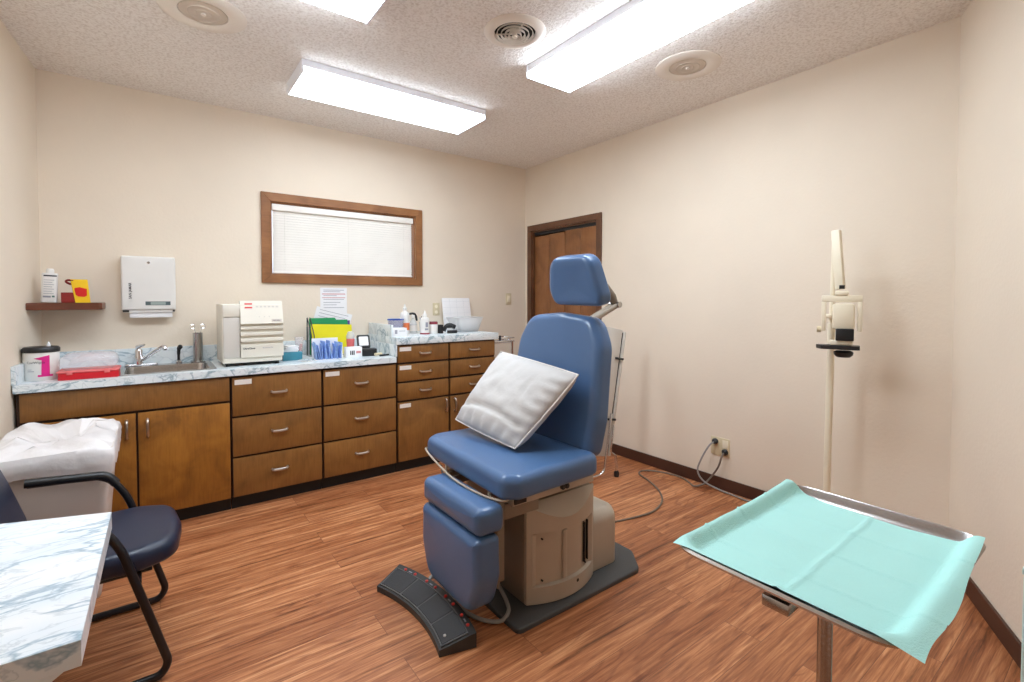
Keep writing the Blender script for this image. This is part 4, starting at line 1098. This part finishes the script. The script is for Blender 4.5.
# shell behind the backrest
bm = BM(); pad(bm, fpoly([(-.21, .03), (.21, .03), (.20, .56), (-.20, .56)], .05), .03, .01, Bb @ Matrix.Translation((0, 0, -.137))); part('back_shell', bm, 'beigedark', ec)
bm = BM(); box(bm, 1.56, 1.74, 1.66, 1.94, .48, .60, bev=.01); part('back_hinge', bm, 'beigedark', ec)
# headrest
Hm = frame3((1.645, 1.705, 1.292), (0, -1, 0), (-.22, 0, 1))
ho = fpoly([(-.155, .008), (.165, .002), (.176, .05), (.135, .247), (-.140, .252), (-.180, .09)], [.07, .05, .06, .08, .09, .1], 7)
bm = BM(); pad(bm, ho, .085, .028, Hm @ Matrix.Translation((0, 0, -.085)), dome=-.006, rb=.018, seg=6); hr = part('headrest', bm, 'blue', ec, angle=75)
bm = BM()
for y in (1.68, 1.72): tube(bm, [(1.79, y, 1.19), (1.77, y, 1.235), (1.93, y, 1.302)], .011, 8, flat=(1.2, .6))
box(bm, 1.76, 1.95, 1.685, 1.715, -.011, .011, mtx=Matrix.Translation((0, 0, 1.268)) @ Matrix.Translation((1.85, 1.7, 0)) @ Matrix.Rotation(-.40, 4, 'Y') @ Matrix.Translation((-1.85, -1.7, 0)))
part('headrest_bar', bm, 'beige', ec)
bm = BM(); tube(bm, [(1.93, 1.70, 1.302), (1.91, 1.70, 1.345), (1.86, 1.70, 1.392), (1.74, 1.70, 1.40)], [.020, .022, .022, .018], 10, flat=(1, .9)); part('headrest_link', bm, 'beigedark', ec)
bm = BM(); lathe(bm, [(.016, -.035), (.016, .035), (0, .036)], n=14, mtx=Matrix.Translation((1.93, 1.70, 1.304)) @ Matrix.Rotation(PI / 2, 4, 'X')); lathe(bm, [(0, -.036), (.016, -.035)], n=14, mtx=Matrix.Translation((1.93, 1.70, 1.304)) @ Matrix.Rotation(PI / 2, 4, 'X')); part('headrest_knob', bm, 'steel', ec)
# leg support: upper roll and lower pad
Fm = frame3((1.045, 0, 0), (0, -1, 0), (0, 0, 1))
bm = BM(); pad(bm, fpoly([(-1.96, .432), (-1.495, .432), (-1.495, .540), (-1.96, .540)], .035), .125, .034, frame3((1.065, 0, 0), (0, -1, 0), (-.05, 0, 1)) @ Matrix.Translation((0, 0, -.0)) @ Matrix.Diagonal((-1, 1, 1, 1)) @ Matrix.Identity(4) if False else Matrix(((0, 0, -1, 1.075), (1, 0, 0, 0), (0, 1, 0, 0), (0, 0, 0, 1))) @ Matrix.Diagonal((-1, 1, 1, 1)), dome=.004, rb=.02)
part('knee_roll', bm, 'blue', ec, angle=75)
bm = BM(); pad(bm, fpoly([(-1.95, .428), (-1.495, .428), (-1.49, .27), (-1.54, .12), (-1.90, .12), (-1.955, .27)], [.025, .025, .1, .10, .10, .1], 7), .115, .034, Matrix(((0, 0, -1, 1.055), (1, 0, 0, 0), (0, 1, 0, 0), (0, 0, 0, 1))) @ Matrix.Diagonal((-1, 1, 1, 1)), dome=.004, rb=.02)
part('leg_pad', bm, 'blue', ec, angle=75)
for y in (1.56, 1.90):
    bm = BM(); box(bm, 1.07, 1.115, y - .006, y + .006, .20, .53, bev=.002); part('leg_bracket', bm, 'beigedark', ec)
bm = BM(); box(bm, 1.077, 1.087, 1.55, 1.91, .18, .42); part('leg_back_plate', bm, 'beigedark', ec, smooth=False)
for y in (1.62, 1.98):
    bm = BM(); tube(bm, fillet([(1.085, y, .585), (1.085, y, .52), (1.12, y, .47)], .02, 4), .006, 8, flat=(1, .6)); part('strap_bracket', bm, 'cream', ec)
# wire towel bar along the seat front
bm = BM(); tube(bm, smoothpath([(1.12, 2.17, .582), (1.070, 2.16, .590), (1.048, 1.98, .563), (1.035, 1.80, .548), (1.045, 1.62, .545), (1.075, 1.51, .548), (1.12, 1.52, .545)], 6), .0046, 8); part('front_rail', bm, 'beige', ec)
bm = BM(); tube(bm, smoothpath([(1.10, 2.06, .53), (1.06, 1.95, .52), (1.055, 1.75, .52), (1.09, 1.55, .53)], 6), .004, 8); part('inner_wire', bm, 'steel', ec)

# pillow
def pillow(c00, c10, c11, c01, T):
    """c00 bottom-left, c10 bottom-right, c11 top-right, c01 top-left"""
    C = [Vector(c) for c in (c00, c10, c11, c01)]
    n = 36; nrm = (C[1] - C[0]).cross(C[3] - C[0]).normalized()
    bm = BM(); F = []; Bk = []
    for side, out in ((1, F), (-1, Bk)):
        for i in range(n + 1):
            row = []
            for j in range(n + 1):
                u, v = i / n, j / n; a, b = 2 * u - 1, 2 * v - 1
                # concave edges between pointed corners
                k = -.018
                a2 = a * (1 - k * (1 - b * b) ); b2 = b * (1 - k * (1 - a * a))
                uu, vv = (a2 + 1) / 2, (b2 + 1) / 2
                p = C[0] * (1 - uu) * (1 - vv) + C[1] * uu * (1 - vv) + C[2] * uu * vv + C[3] * (1 - uu) * vv
                h = T * (max(0, 1 - abs(a) ** 3.0)) ** .62 * (max(0, 1 - abs(b) ** 3.0)) ** .62
                edge = 1 - max(abs(a), abs(b))
                w = .006 * noise.noise(Vector((u * 4, v * 5, side * 3.0))) + .0045 * noise.noise(Vector((u * 14, v * 9, side)))
                crease = -.020 * math.exp(-((v - .17 - .10 * math.sin(u * 2.6 + .3)) / .025) ** 2) * (1 if .08 < u < .9 else .3)
                crease += -.010 * math.exp(-((u - .80 + .12 * v) / .02) ** 2) * math.exp(-((v - .55) / .2) ** 2)
                crease += .009 * math.sin(u * 38) * math.exp(-(v / .14) ** 2) + .006 * math.sin(v * 46) * math.exp(-((1 - u) / .12) ** 2)
                h2 = h + (w + (crease if side > 0 else 0)) * min(1, edge * 9)
                if side < 0: h2 = T * 1.0 * (max(0, 1 - abs(a) ** 6)) ** .5 * (max(0, 1 - abs(b) ** 6)) ** .5 + w * min(1, edge * 9)
                row.append(bm.verts.new(p + nrm * h2 * side))
            out.append(row)
    for G in (F, Bk):
        for i in range(n):
            for j in range(n):
                bm.faces.new((G[i][j], G[i + 1][j], G[i + 1][j + 1], G[i][j + 1]))
    edge = [F[i][0].co.copy() for i in range(n + 1)] + [F[n][j].co.copy() for j in range(1, n + 1)] + [F[i][n].co.copy() for i in range(n - 1, -1, -1)] + [F[0][j].co.copy() for j in range(n - 1, -1, -1)]
    bmesh.ops.remove_doubles(bm, verts=bm.verts, dist=1e-5)
    return bm, edge
bm, edge = pillow((1.255, 2.185, .705), (1.270, 1.690, .672), (1.515, 1.545, .995), (1.520, 2.150, 1.045), .068)
pw = thing('pillow', 'white square cushion leaning on the blue exam chair backrest', 'pillow', (1.35, 1.9, .655))
part('cushion', bm, 'pillow', pw, angle=180)
bm = BM(); tube(bm, edge, .0034, 6, caps=False); part('piping', bm, 'piping', pw)

# foot control pedal
fp = thing('foot_control', 'black arc-shaped foot control with four pads on the floor', 'foot pedal', (.88, 1.85, 0))
AC = Vector((.028, 1.787)); # arc centre
RI, RO = .83, .975; A0, A1 = -.262, .392
def arc(bm, ri, ro, a0, a1, zi0, zi1, zo0, zo1, n=16, mi=0):
    P_ = []
    for k in range(n + 1):
        a = a0 + (a1 - a0) * k / n; d = Vector((math.cos(a), math.sin(a)))
        pi_, po = AC + d * ri, AC + d * ro
        P_.append([bm.verts.new((pi_.x, pi_.y, zi0)), bm.verts.new((pi_.x, pi_.y, zi1)), bm.verts.new((po.x, po.y, zo1)), bm.verts.new((po.x, po.y, zo0))])
    for k in range(n):
        for j in range(4): bm.faces.new((P_[k][j], P_[k][(j + 1) % 4], P_[k + 1][(j + 1) % 4], P_[k + 1][j]))
    bm.faces.new(P_[0][::-1]); bm.faces.new(P_[-1])
def rampz(r): return .030 + (.062 - .030) * (r - RI) / (RO - RI)
bm = BM(); arc(bm, RI, RO, A0, A1, .0, .026, .0, .058)
bmesh.ops.bevel(bm, geom=[e for e in bm.edges if e.calc_length() > 0.0 and len(e.link_faces) == 2 and e.calc_face_angle(0) > .6], offset=.004, segments=2, affect='EDGES'); part('case', bm, 'pedal', fp, angle=35)
step = (A1 - A0 - .03) / 4
for k in range(4):
    a = A0 + .015 + k * step
    bm = BM(); arc(bm, RI + .016, RO - .036, a + .007, a + step - .007, .028, .0355, .050, .0575, 6); part('foot_pad', bm, 'darkgrey', fp, angle=35)
bm = BM(); arc(bm, RI + .008, RI + .0135, A0 + .01, A1 - .01, .027, .034, .028, .0355, 16); arc(bm, RO - .034, RO - .030, A0 + .01, A1 - .01, .050, .059, .051, .060, 16)
for k in range(5):
    a = A0 + .015 + k * step; arc(bm, RI + .008, RO - .030, a - .004, a + .004, .028, .0335, .050, .0585, 1)
part('frame_ribs', bm, 'ribgrey', fp, angle=35)
for k in range(4):
    for s in (-.22, .22):
        a = A0 + .015 + (k + .5 + s) * step; q = AC + Vector((math.cos(a), math.sin(a))) * (RO - .017)
        bm = BM(); lathe(bm, [(.007, 0), (.007, .005), (.004, .007), (0, .007)], (q.x, q.y, .054), n=12); part('button', bm, 'reddot', fp)
    a = A0 + .015 + (k + .5) * step; q = AC + Vector((math.cos(a), math.sin(a))) * (RO - .017)
    bm = BM(); rotbox(bm, Vector((q.x, q.y, .0555)), (.006, .02, .001), Matrix.Rotation(a, 4, 'Z')); part('print', bm, 'print', fp, smooth=False)
q = AC + Vector((math.cos(A0 + .06), math.sin(A0 + .06))) * (RI + .035)
bm = BM(); lathe(bm, [(.006, 0), (.005, .004), (0, .005)], (q.x, q.y, .040), n=12); part('indicator', bm, 'whitep', fp, label='small white indicator dot')
bm = BM(); tube(bm, smoothpath([(.985, 1.98, .03), (1.02, 1.99, .045), (1.05, 1.94, .02), (1.03, 1.80, .010), (1.055, 1.665, .010), (1.115, 1.59, .012), (1.165, 1.595, .030), (1.20, 1.66, .034), (1.215, 1.74, .06), (1.235, 1.82, .10)], 6), .0085, 8); part('cable', bm, 'cordgrey', fp)
# power cords
C1 = [(1.885, 1.95, .05), (1.93, 1.95, .035), (2.05, 1.965, .030), (2.13, 1.935, .006), (2.35, 1.878, .006), (2.50, 1.87, .006), (2.66, 1.93, .006), (2.79, 2.05, .006), (2.88, 2.20, .006), (2.945, 2.345, .006), (3.03, 2.36, .006), (3.105, 2.27, .006), (3.135, 2.12, .006), (3.09, 2.01, .006), (3.06, 1.95, .006), (3.10, 1.90, .03), (3.13, 1.86, .09), (3.125, 1.81, .17), (3.13, 1.79, .24), (3.15, 1.785, .268)]
bm = BM(); tube(bm, smoothpath(C1, 6), .0062, 8)
t = thing('power_cord', 'long taupe power cord looping from the exam chair to the outlet', 'cord', (2.5, 1.9, 0)); part('cable', bm, 'cord', t)
bm = BM(); lathe(bm, [(.021, 0), (.022, .012), (.012, .024), (0, .024)], n=16, mtx=Matrix.Translation((XW - .0075, 1.785, .270)) @ Matrix.Rotation(-PI / 2, 4, 'Y')); part('plug', bm, 'black', t)
C2 = [(3.145, 1.857, .330), (3.11, 1.875, .30), (3.09, 1.92, .20), (3.09, 1.945, .11), (3.10, 1.90, .045), (3.125, 1.80, .012), (3.125, 1.70, .007), (3.11, 1.60, .007), (3.13, 1.50, .007), (3.13, 1.30, .007)]
bm = BM(); tube(bm, smoothpath(C2, 6), .006, 8)
t = thing('extension_cord', 'grey cord from the upper plug running along the baseboard', 'cord', (3.12, 1.6, 0)); part('cable', bm, 'cordgrey', t)
bm = BM(); lathe(bm, [(.020, 0), (.021, .014), (.013, .028), (0, .030)], n=16, mtx=Matrix.Translation((XW - .0075, 1.857, .332)) @ Matrix.Rotation(-PI / 2, 4, 'Y')); part('plug', bm, 'darkgrey', t)
t = thing('cord_outlet', 'almond wall outlet low on the right wall with two plugs in it', 'outlet', (XW, 1.815, .24))
bm = BM(); box(bm, XW - .007, XW - .0004, 1.755, 1.895, .235, .362, bev=.003); part('plate', bm, 'almond', t)
bm = BM(); box(bm, XW - .010, XW - .0072, 1.765, 1.806, .295, .350, bev=.001); part('socket', bm, 'cream', t)

# stand behind chair
t = thing('folded_stand', 'tall beige panel on chrome tube legs standing behind the exam chair', 'stand', (2.72, 2.42, 0))
Sm = frame3((2.628, 2.42, .185), (.93, 0, -.17), (.17, 0, .93))
bm = BM(); box(bm, -.16, .018, -.0, .935, -.02, .02, bev=.004, mtx=Sm); part('panel', bm, 'offgrey', t)
bm = BM(); box(bm, .036, .062, -.0, .925, -.02, .02, bev=.004, mtx=Sm); part('edge_rail', bm, 'offgrey', t)
bm = BM(); box(bm, .0185, .0355, .01, .915, -.012, .010, mtx=Sm); part('gap_shade', bm, 'toe', t, smooth=False)  # dark box standing in for the shaded gap beside the edge rail
for s in (.27, .72):
    bm = BM(); box(bm, -.03, .055, s - .008, s + .008, .021, .034, bev=.003, mtx=Sm); part('clamp', bm, 'black', t)
bm = BM(); tube(bm, fillet([(2.72, 2.40, .40), (2.68, 2.40, .20), (2.755, 2.41, .165), (2.77, 2.417, .03)], .05, 6), .010, 10); lg = part('leg', bm, 'chrome', t)
bm = BM(); lathe(bm, [(0, 0), (.018, 0), (.020, .03), (.014, .045), (0, .045)], (2.772, 2.417, 0), n=14); part('rubber_foot', bm, 'black', lg)
bm = BM(); tube(bm, fillet([(2.665, 2.375, .50), (2.590, 2.375, .075), (2.50, 2.40, .055), (2.40, 2.50, .055)], .06, 6), .010, 10); lg = part('leg', bm, 'chrome', t)
bm = BM(); lathe(bm, [(0, 0), (.018, 0), (.018, .03), (.012, .055), (0, .055)], (2.40, 2.50, 0), n=14); part('rubber_foot', bm, 'black', lg)

# ------------------------------------------------------------------ waste bin
wb = thing('waste_bin', 'large white rectangular waste bin with a white liner, by the left wall', 'bin', (-.36, 3.0, 0))
bm = BM()
def binring(s, z): 
    cx_, cy_ = -.362, 3.0; a_, b_ = .205, .285
    return [Vector((cx_ + p.x * s, cy_ + p.y * s, z)) for p in fpoly([(-a_, -b_), (a_, -b_), (a_, b_), (-a_, b_)], .035)]
levels = [(0.0, .001), (.72, .001), (.74, .012), (.955, .60), (.975, .605), (1.0, .66), (1.01, .685), (.985, .685), (.96, .62), (.72, .02), (0.01, .02)]
R = []
for s, z in levels: R.append([bm.verts.new(p) for p in binring(max(s, .01), z)])
for a, b in zip(R[:-1], R[1:]):
    for i in range(len(a)): bm.faces.new((a[i], a[(i + 1) % len(a)], b[(i + 1) % len(a)], b[i]))
part('bin', bm, 'bin', wb, angle=35)
bm = BM(); R = []
rr = random.Random(3)
prof = [(1.014, .590, .010), (1.030, .612, .018), (1.050, .648, .016), (1.030, .676, .003), (1.012, .692, .003), (.985, .690, .008), (.90, .700, .016), (.62, .704, .022), (.35, .69, .02), (.12, .675, .01), (.01, .675, 0)]
base_n = len(binring(1, 0))
for li, (s, z, jit) in enumerate(prof):
    ring = binring(s, z); out = []
    # densify
    pts = []
    for i in range(len(ring)):
        a, b = ring[i], ring[(i + 1) % len(ring)]
        m_ = max(1, int((b - a).length / .018))
        for k in range(m_): pts.append(a.lerp(b, k / m_))
    if li == 0: N0 = len(pts)
    # resample to fixed count
    tot = len(pts); M0 = 110
    rs = [pts[int(i * tot / M0) % tot] for i in range(M0)]
    for i, p in enumerate(rs):
        w = noise.noise(Vector((i * .55, z * 6, 0.3))) ; w2 = noise.noise(Vector((p.x * 7, p.y * 7, z * 9 + 4)))
        d = Vector((p.x + .362, p.y - 3.0, 0)).normalized()
        q = p + d * (w * jit * .6) + Vector((0, 0, w2 * jit * 2.6))
        if li == 0: q.z += .03 * noise.noise(Vector((p.x * 9, p.y * 9, 2))) 
        if 4 <= li <= 7:
            q.z += .030 * math.exp(-((p.x + .27) / .10) ** 2) * max(0, min(1, (p.y - 2.85) / .25)) - .012 * max(0, (p.x + .25) / .1)
        if li >= 6: q.z += .012 * math.sin(p.x * 40 + p.y * 22)
        out.append(bm.verts.new(q))
    R.append(out)
for a, b in zip(R[:-1], R[1:]):
    for i in range(len(a)): bm.faces.new((a[i], a[(i + 1) % len(a)], b[(i + 1) % len(a)], b[i]))
part('liner', bm, 'liner', wb, angle=60)

# ------------------------------------------------------------------ guest chair
gc = thing('guest_chair', 'navy upholstered guest chair with black tubular arms behind the small table', 'chair', (-.2, 2.33, 0))
def side_frame(y):
    pts = [(-.44, y, .62), (-.33, y, .612), (-.19, y, .598), (-.135, y, .560), (-.085, y, .455), (.018, y, .075), (.030, y, .016), (-.10, y, .014), (-.42, y, .014), (-.46, y, .03), (-.44, y, .30), (-.42, y, .60)]
    bm = BM(); tube(bm, fillet([Vector((-.405, y, .612)), (-.17, y, .600), (-.105, y, .505), (.022, y, .055), (.0, y, .0165), (-.44, y, .0165)], .06, 7), .0135, 12)
    return bm
for y in (2.06, 2.60):
    a = part('side_frame', side_frame(y), 'blackmetal', gc)
    bm = BM(); tube(bm, fillet([(-.412, y, .619), (-.29, y, .6105), (-.17, y, .601), (-.14, y, .56)], .03, 5), .0175, 12, flat=(1, 1.1)); part('arm_pad', bm, 'black', a)
    bm = BM(); tube(bm, fillet([(-.44, y, .0165), (-.47, y, .0165), (-.455, y, .40), (-.60, y, .84)], .05, 6), .0125, 12); part('back_leg', bm, 'blackmetal', gc)
bm = BM(); tube(bm, [(-.06, 2.06, .365), (-.06, 2.60, .365)], .011, 10); tube(bm, [(-.38, 2.06, .355), (-.38, 2.60, .355)], .011, 10); part('cross_bar', bm, 'blackmetal', gc)
bm = BM()
for y in (2.14, 2.52): tube(bm, [(-.40, y, .366), (-.02, y, .372)], .011, 8)
part('seat_support', bm, 'blackmetal', gc)
bm = BM(); pad(bm, fpoly([(-.42, 2.11), (-.06, 2.085), (.055, 2.14), (.075, 2.33), (.055, 2.52), (-.06, 2.575), (-.42, 2.55)], [.05, .12, .11, .14, .11, .12, .05], 9), .078, .036, Matrix.Translation((0, 0, .384)), dome=.006, rb=.018, seg=6); part('seat', bm, 'navy', gc, angle=75)
Gm = frame3((-.44, 2.33, .455), (0, 1, 0), (-.32, 0, 1))
bm = BM(); pad(bm, fpoly([(-.22, 0), (.22, 0), (.225, .20), (.185, .42), (-.185, .42), (-.225, .20)], [.05, .05, .15, .08, .08, .15], 7), .055, .022, Gm, dome=.006, rb=.012); part('backrest', bm, 'navy', gc, angle=75)

# ------------------------------------------------------------------ wall table
wt = thing('wall_table', 'white marble laminate table with blue-grey veins at the lower left', 'table', (-.45, 1.4, .69))
zt = .758
bm = BM(); prism(bm, [(-.108, 1.074), (-.101, 1.678), (-.62, 1.862), (lw(1.86) + .004, 1.862), (lw(1.074) + .004, 1.068)], .712, zt, bev=.0015); part('tabletop', bm, 'marble2', wt, smooth=False)
XZ = Matrix(((1, 0, 0, 0), (0, 0, 1, 0), (0, 1, 0, 0), (0, 0, 0, 1)))
for y in (1.079, 1.62):
    bm = BM(); prism(bm, [(-.128, .7115), (-.145, .700), (-.50, .30), (-.66, .30), (-.66, .7115)], y, y + .018, XZ); part('bracket', bm, 'marble2', wt, smooth=False)
bm = BM(); prism(bm, [(lw(1.08) + .003, 1.08), (-.66, 1.08), (-.62, 1.64), (lw(1.64) + .003, 1.64)], .30, .7115); part('wall_cleat', bm, 'marble2', wt, smooth=False)

# ------------------------------------------------------------------ instrument stand with tray
ms = thing('instrument_stand', 'stainless instrument tray stand on a single post at the lower right', 'instrument stand', (.97, .34, 0))
bm = BM()
TX0, TX1, TY0, TY1 = .730, 1.200, .175, .512
o_ = fpoly([(TX0, TY0), (TX1, TY0), (TX1, TY1), (TX0, TY1)], .05)
tcx, tcy = (TX0 + TX1) / 2, (TY0 + TY1) / 2
def ins(o, d): 
    n = len(o); res = []
    for i in range(n):
        a, c = o[i - 1], o[(i + 1) % n]; e = (c - a); l = e.length or 1
        res.append(Vector((o[i].x - e.y / l * d, o[i].y + e.x / l * d)))
    return res
lev = [(o_, .893), (ins(o_, -.002), .897), (ins(o_, .001), .901), (ins(o_, .006), .899), (ins(o_, .014), .889), (ins(o_, .026), .883)]
R = [[bm.verts.new((p.x, p.y, z)) for p in o] for o, z in lev]
for a, b in zip(R[:-1], R[1:]):
    for i in range(len(a)): bm.faces.new((a[i], a[(i + 1) % len(a)], b[(i + 1) % len(a)], b[i]))
bm.faces.new(R[-1])
# outer skin beneath
R2 = [[bm.verts.new((p.x, p.y, z)) for p in o] for o, z in ((ins(o_, .004), .890), (ins(o_, .014), .884), (ins(o_, .026), .880))]
for a, b in zip([R[0]] + R2[:-1], R2):
    for i in range(len(a)): bm.faces.new((a[i], b[i], b[(i + 1) % len(a)], a[(i + 1) % len(a)]))
bm.faces.new(R2[-1][::-1])
part('tray', bm, 'steel', ms, angle=60)
bm = BM(); tube(bm, fillet([(.80, .325, .872), (.80, .24, .872), (1.14, .24, .872), (1.14, .45, .872), (.80, .45, .872), (.80, .325, .872)], .03, 5), .006, 8); part('support_frame', bm, 'chrome', ms)
bm = BM(); box(bm, .752, .800, .322, .362, .856, .874, bev=.002); part('clip', bm, 'steel', ms)
bm = BM(); tube(bm, [(.840, .305, .872), (.840, .305, .05)], .0105, 16); part('post', bm, 'steel', ms)
bm = BM(); box(bm, .80, 1.14, .295, .315, .858, .866, bev=.002); part('cross_bar', bm, 'steel', ms)
bm = BM(); tube(bm, fillet([(.62, .12, .035), (.835, .12, .035), (.835, .49, .035), (.62, .49, .035)], .05, 5), .014, 10); tube(bm, [(.835, .305, .05), (.835, .305, .03)], .02, 10); part('base', bm, 'steel', ms)
for p in ((.62, .12), (.62, .49), (.835, .12), (.835, .49)):
    bm = BM(); lathe(bm, [(0, 0), (.014, 0), (.016, .022), (0, .023)], (p[0], p[1], 0), n=12); part('caster', bm, 'black', ms)
# drape
bm = BM(); A_, B_, C_, D_ = Vector((.731, .507)), Vector((1.174, .510)), Vector((1.142, .172)), Vector((.732, .155))
nu, nv = 90, 70; g = []
for i in range(nu + 1):
    row = []
    for j in range(nv + 1):
        u, v = i / nu, j / nv
        p = A_ * (1 - u) * (1 - v) + B_ * u * (1 - v) + C_ * u * v + D_ * (1 - u) * v
        x, y = p.x, p.y
        # ragged right end
        if v > .9: y += .005 * math.sin(u * 9 + 1.0) * (v - .9) * 10 * (1 - u)
        hx, hy, rr_ = (TX1 - TX0) / 2, (TY1 - TY0) / 2, .05
        qx, qy = abs(x - tcx) - hx + rr_, abs(y - tcy) - hy + rr_
        dd = rr_ - (math.hypot(max(qx, 0), max(qy, 0)) + min(max(qx, qy), 0))
        if dd > .034: z = .8855
        elif dd > .007: k_ = (.034 - dd) / .027; z = .8855 + .018 * k_ * k_ * (3 - 2 * k_)
        else: z = .9035 - max(0, -dd) * .25
        z += .0016 * abs(noise.noise(Vector((x * 14, y * 14, 0)))) + .002 * abs(noise.noise(Vector((x * 6, y * 7, 5))))
        for fu in (.235, .50, .76): z += .0030 * math.exp(-((u - fu + .006 * math.sin(v * 5)) / .007) ** 2)
        z += .0026 * math.exp(-((v - .5 + .006 * math.sin(u * 20)) / .010) ** 2)
        z += .018 * (u ** 5) * (v ** 3) + .010 * ((1 - v) ** 4) * u ** 4
        row.append(bm.verts.new((x, y, z)))
    g.append(row)
for i in range(nu):
    for j in range(nv): bm.faces.new((g[i][j], g[i + 1][j], g[i + 1][j + 1], g[i][j + 1]))
solo('paper_drape', bm, 'tealpaper', 'aqua quilted paper drape with fold creases spread over the instrument tray', 'drape', (.95, .34, .885), angle=180)

# ------------------------------------------------------------------ colposcope-like head on a pole by the right wall
xs = thing('examination_scope', 'cream wall-side optical head with black eyepieces on a slim pole', 'scope', (2.97, 1.10, 0))
bm = BM(); tube(bm, [(2.97, 1.085, .03), (2.96, 1.070, 1.20)], .018, 14); part('pole', bm, 'cream', xs)
bm = BM(); tube(bm, [(2.96, 1.070, 1.20), (2.955, 1.060, 1.67)], .012, 12); part('upper_pole', bm, 'cream', xs)
bm = BM(); lathe(bm, [(0, 0), (.17, 0), (.17, .02), (.05, .035), (.035, .06), (0, .06)], (2.97, 1.085, 0), n=30); part('base', bm, 'cream', xs)
ax, ay = 2.90, .998
bm = BM(); box(bm, -.017, .017, -.020, .020, 0, .312, bev=.004, mtx=frame3((2.885, 1.004, 1.385), (1, 0, 0), (0, 1, 0)) @ Matrix.Rotation(-.10, 4, 'X') @ Matrix.Rotation(.06, 4, 'Y')); part('spring_arm', bm, 'cream', xs)
bm = BM(); tube(bm, [(2.95, 1.060, 1.655), (2.90, 1.035, 1.680)], .014, 12); part('arm_joint', bm, 'cream', xs)
fwd = Vector((-.45, -.0, 0))
# head frame axes: w = image-right direction, toward the camera = -d
dvec = Vector((.945, .33, 0)).normalized(); wv = Vector((dvec.y, -dvec.x, 0))
HM = frame3((2.88, .995, 0), wv, Vector((0, 0, 1)))   # local x right, y up, z towards viewer
def hbox(bm, x0, x1, y0, y1, z0, z1, bev=.003): box(bm, x0, x1, y0, y1, z0, z1, bev=bev, mtx=HM)
bm = BM(); hbox(bm, -.088, .088, 1.318, 1.352, -.02, .02); hbox(bm, -.088, -.068, 1.165, 1.318, -.02, .02); hbox(bm, .068, .088, 1.165, 1.318, -.02, .02); part('yoke', bm, 'cream', xs)
bm = BM(); hbox(bm, -.03, .03, 1.352, 1.375, -.025, .025, .006); part('swivel', bm, 'cream', xs)
bm = BM(); hbox(bm, -.012, .012, 1.385, 1.405, .02, .026, .001); part('arm_window', bm, 'black', xs)
bm = BM(); hbox(bm, -.040, .056, 1.175, 1.310, -.05, .035, .012); part('head', bm, 'cream', xs)
bm = BM(); hbox(bm, -.024, .054, 1.118, 1.180, -.02, .046, .004); part('eyepiece_block', bm, 'black', xs)
bm = BM(); prism(bm, fpoly([(-.115, -.02), (-.085, .05), (.080, .05), (.080, -.03), (-.02, -.045)], .012), 1.072, 1.092, Matrix(((wv.x, -dvec.x, 0, 2.88), (wv.y, -dvec.y, 0, .995), (0, 0, 1, 0), (0, 0, 0, 1))) , bev=.003); part('plate', bm, 'black', xs)
bm = BM(); hbox(bm, -.05, .05, 1.094, 1.118, -.03, .03, .004); part('neck', bm, 'cream', xs)
bm = BM(); lathe(bm, [(0, 0), (.030, 0), (.042, .012), (.044, .026), (.034, .034), (0, .034)], (2.885, .985, 1.030), n=20); part('lens', bm, 'black', xs)
bm = BM(); lathe(bm, [(.016, 0), (.016, .02), (0, .022)], n=14, mtx=HM @ Matrix.Translation((-.088, 1.172, 0)) @ Matrix.Rotation(-PI / 2, 4, 'Y')); part('tilt_knob', bm, 'almond', xs)
bm = BM(); tube(bm, [(2.95, 1.095, 1.24), (2.885, 1.01, 1.24)], .012, 10); part('pole_clamp', bm, 'cream', xs)

# pale cabinet end at the right edge
t = thing('side_cupboard', 'pale aqua laminate upright panel at the extreme right edge', 'cupboard', (1.72, -.05, 0))
bm = BM(); box(bm, 1.50, 1.95, -.30, .166, .0, .735, bev=.006); part('body', bm, 'green_lam', t)
bm = BM(); box(bm, 1.4985, 1.95, -.30, .1675, .736, .750, bev=.002); part('top', bm, 'green_lam', t)

# ------------------------------------------------------------------ world, camera, colour
w = bpy.data.worlds.new('World'); SC.world = w; w.use_nodes = True
w.node_tree.nodes['Background'].inputs['Color'].default_value = (.80, .88, 1.0, 1)
w.node_tree.nodes['Background'].inputs['Strength'].default_value = 0.7

cam = bpy.data.cameras.new('camera'); co = bpy.data.objects.new('camera', cam); COL.objects.link(co); SC.camera = co
cam.sensor_width = 36.0; cam.sensor_fit = 'HORIZONTAL'
cam.lens = 482.177 / 1024 * 36
cam.shift_x = -(512.133 - 512) / 1024
cam.shift_y = (312.387 - 341) / 1024
cam.clip_start = .02
yaw = math.radians(36.591); pitch = math.radians(-1.537)
co.location = (0, 0, 1.331)
co.rotation_euler = (math.radians(90) + pitch, 0, -yaw)

vs = SC.view_settings
vs.view_transform = 'Standard'; vs.look = 'None'; vs.gamma = 1.0; vs.use_curve_mapping = False
vs.exposure = 1.30
try: SC.cycles.max_bounces = 10; SC.cycles.diffuse_bounces = 6; SC.cycles.transparent_max_bounces = 16
except Exception: pass
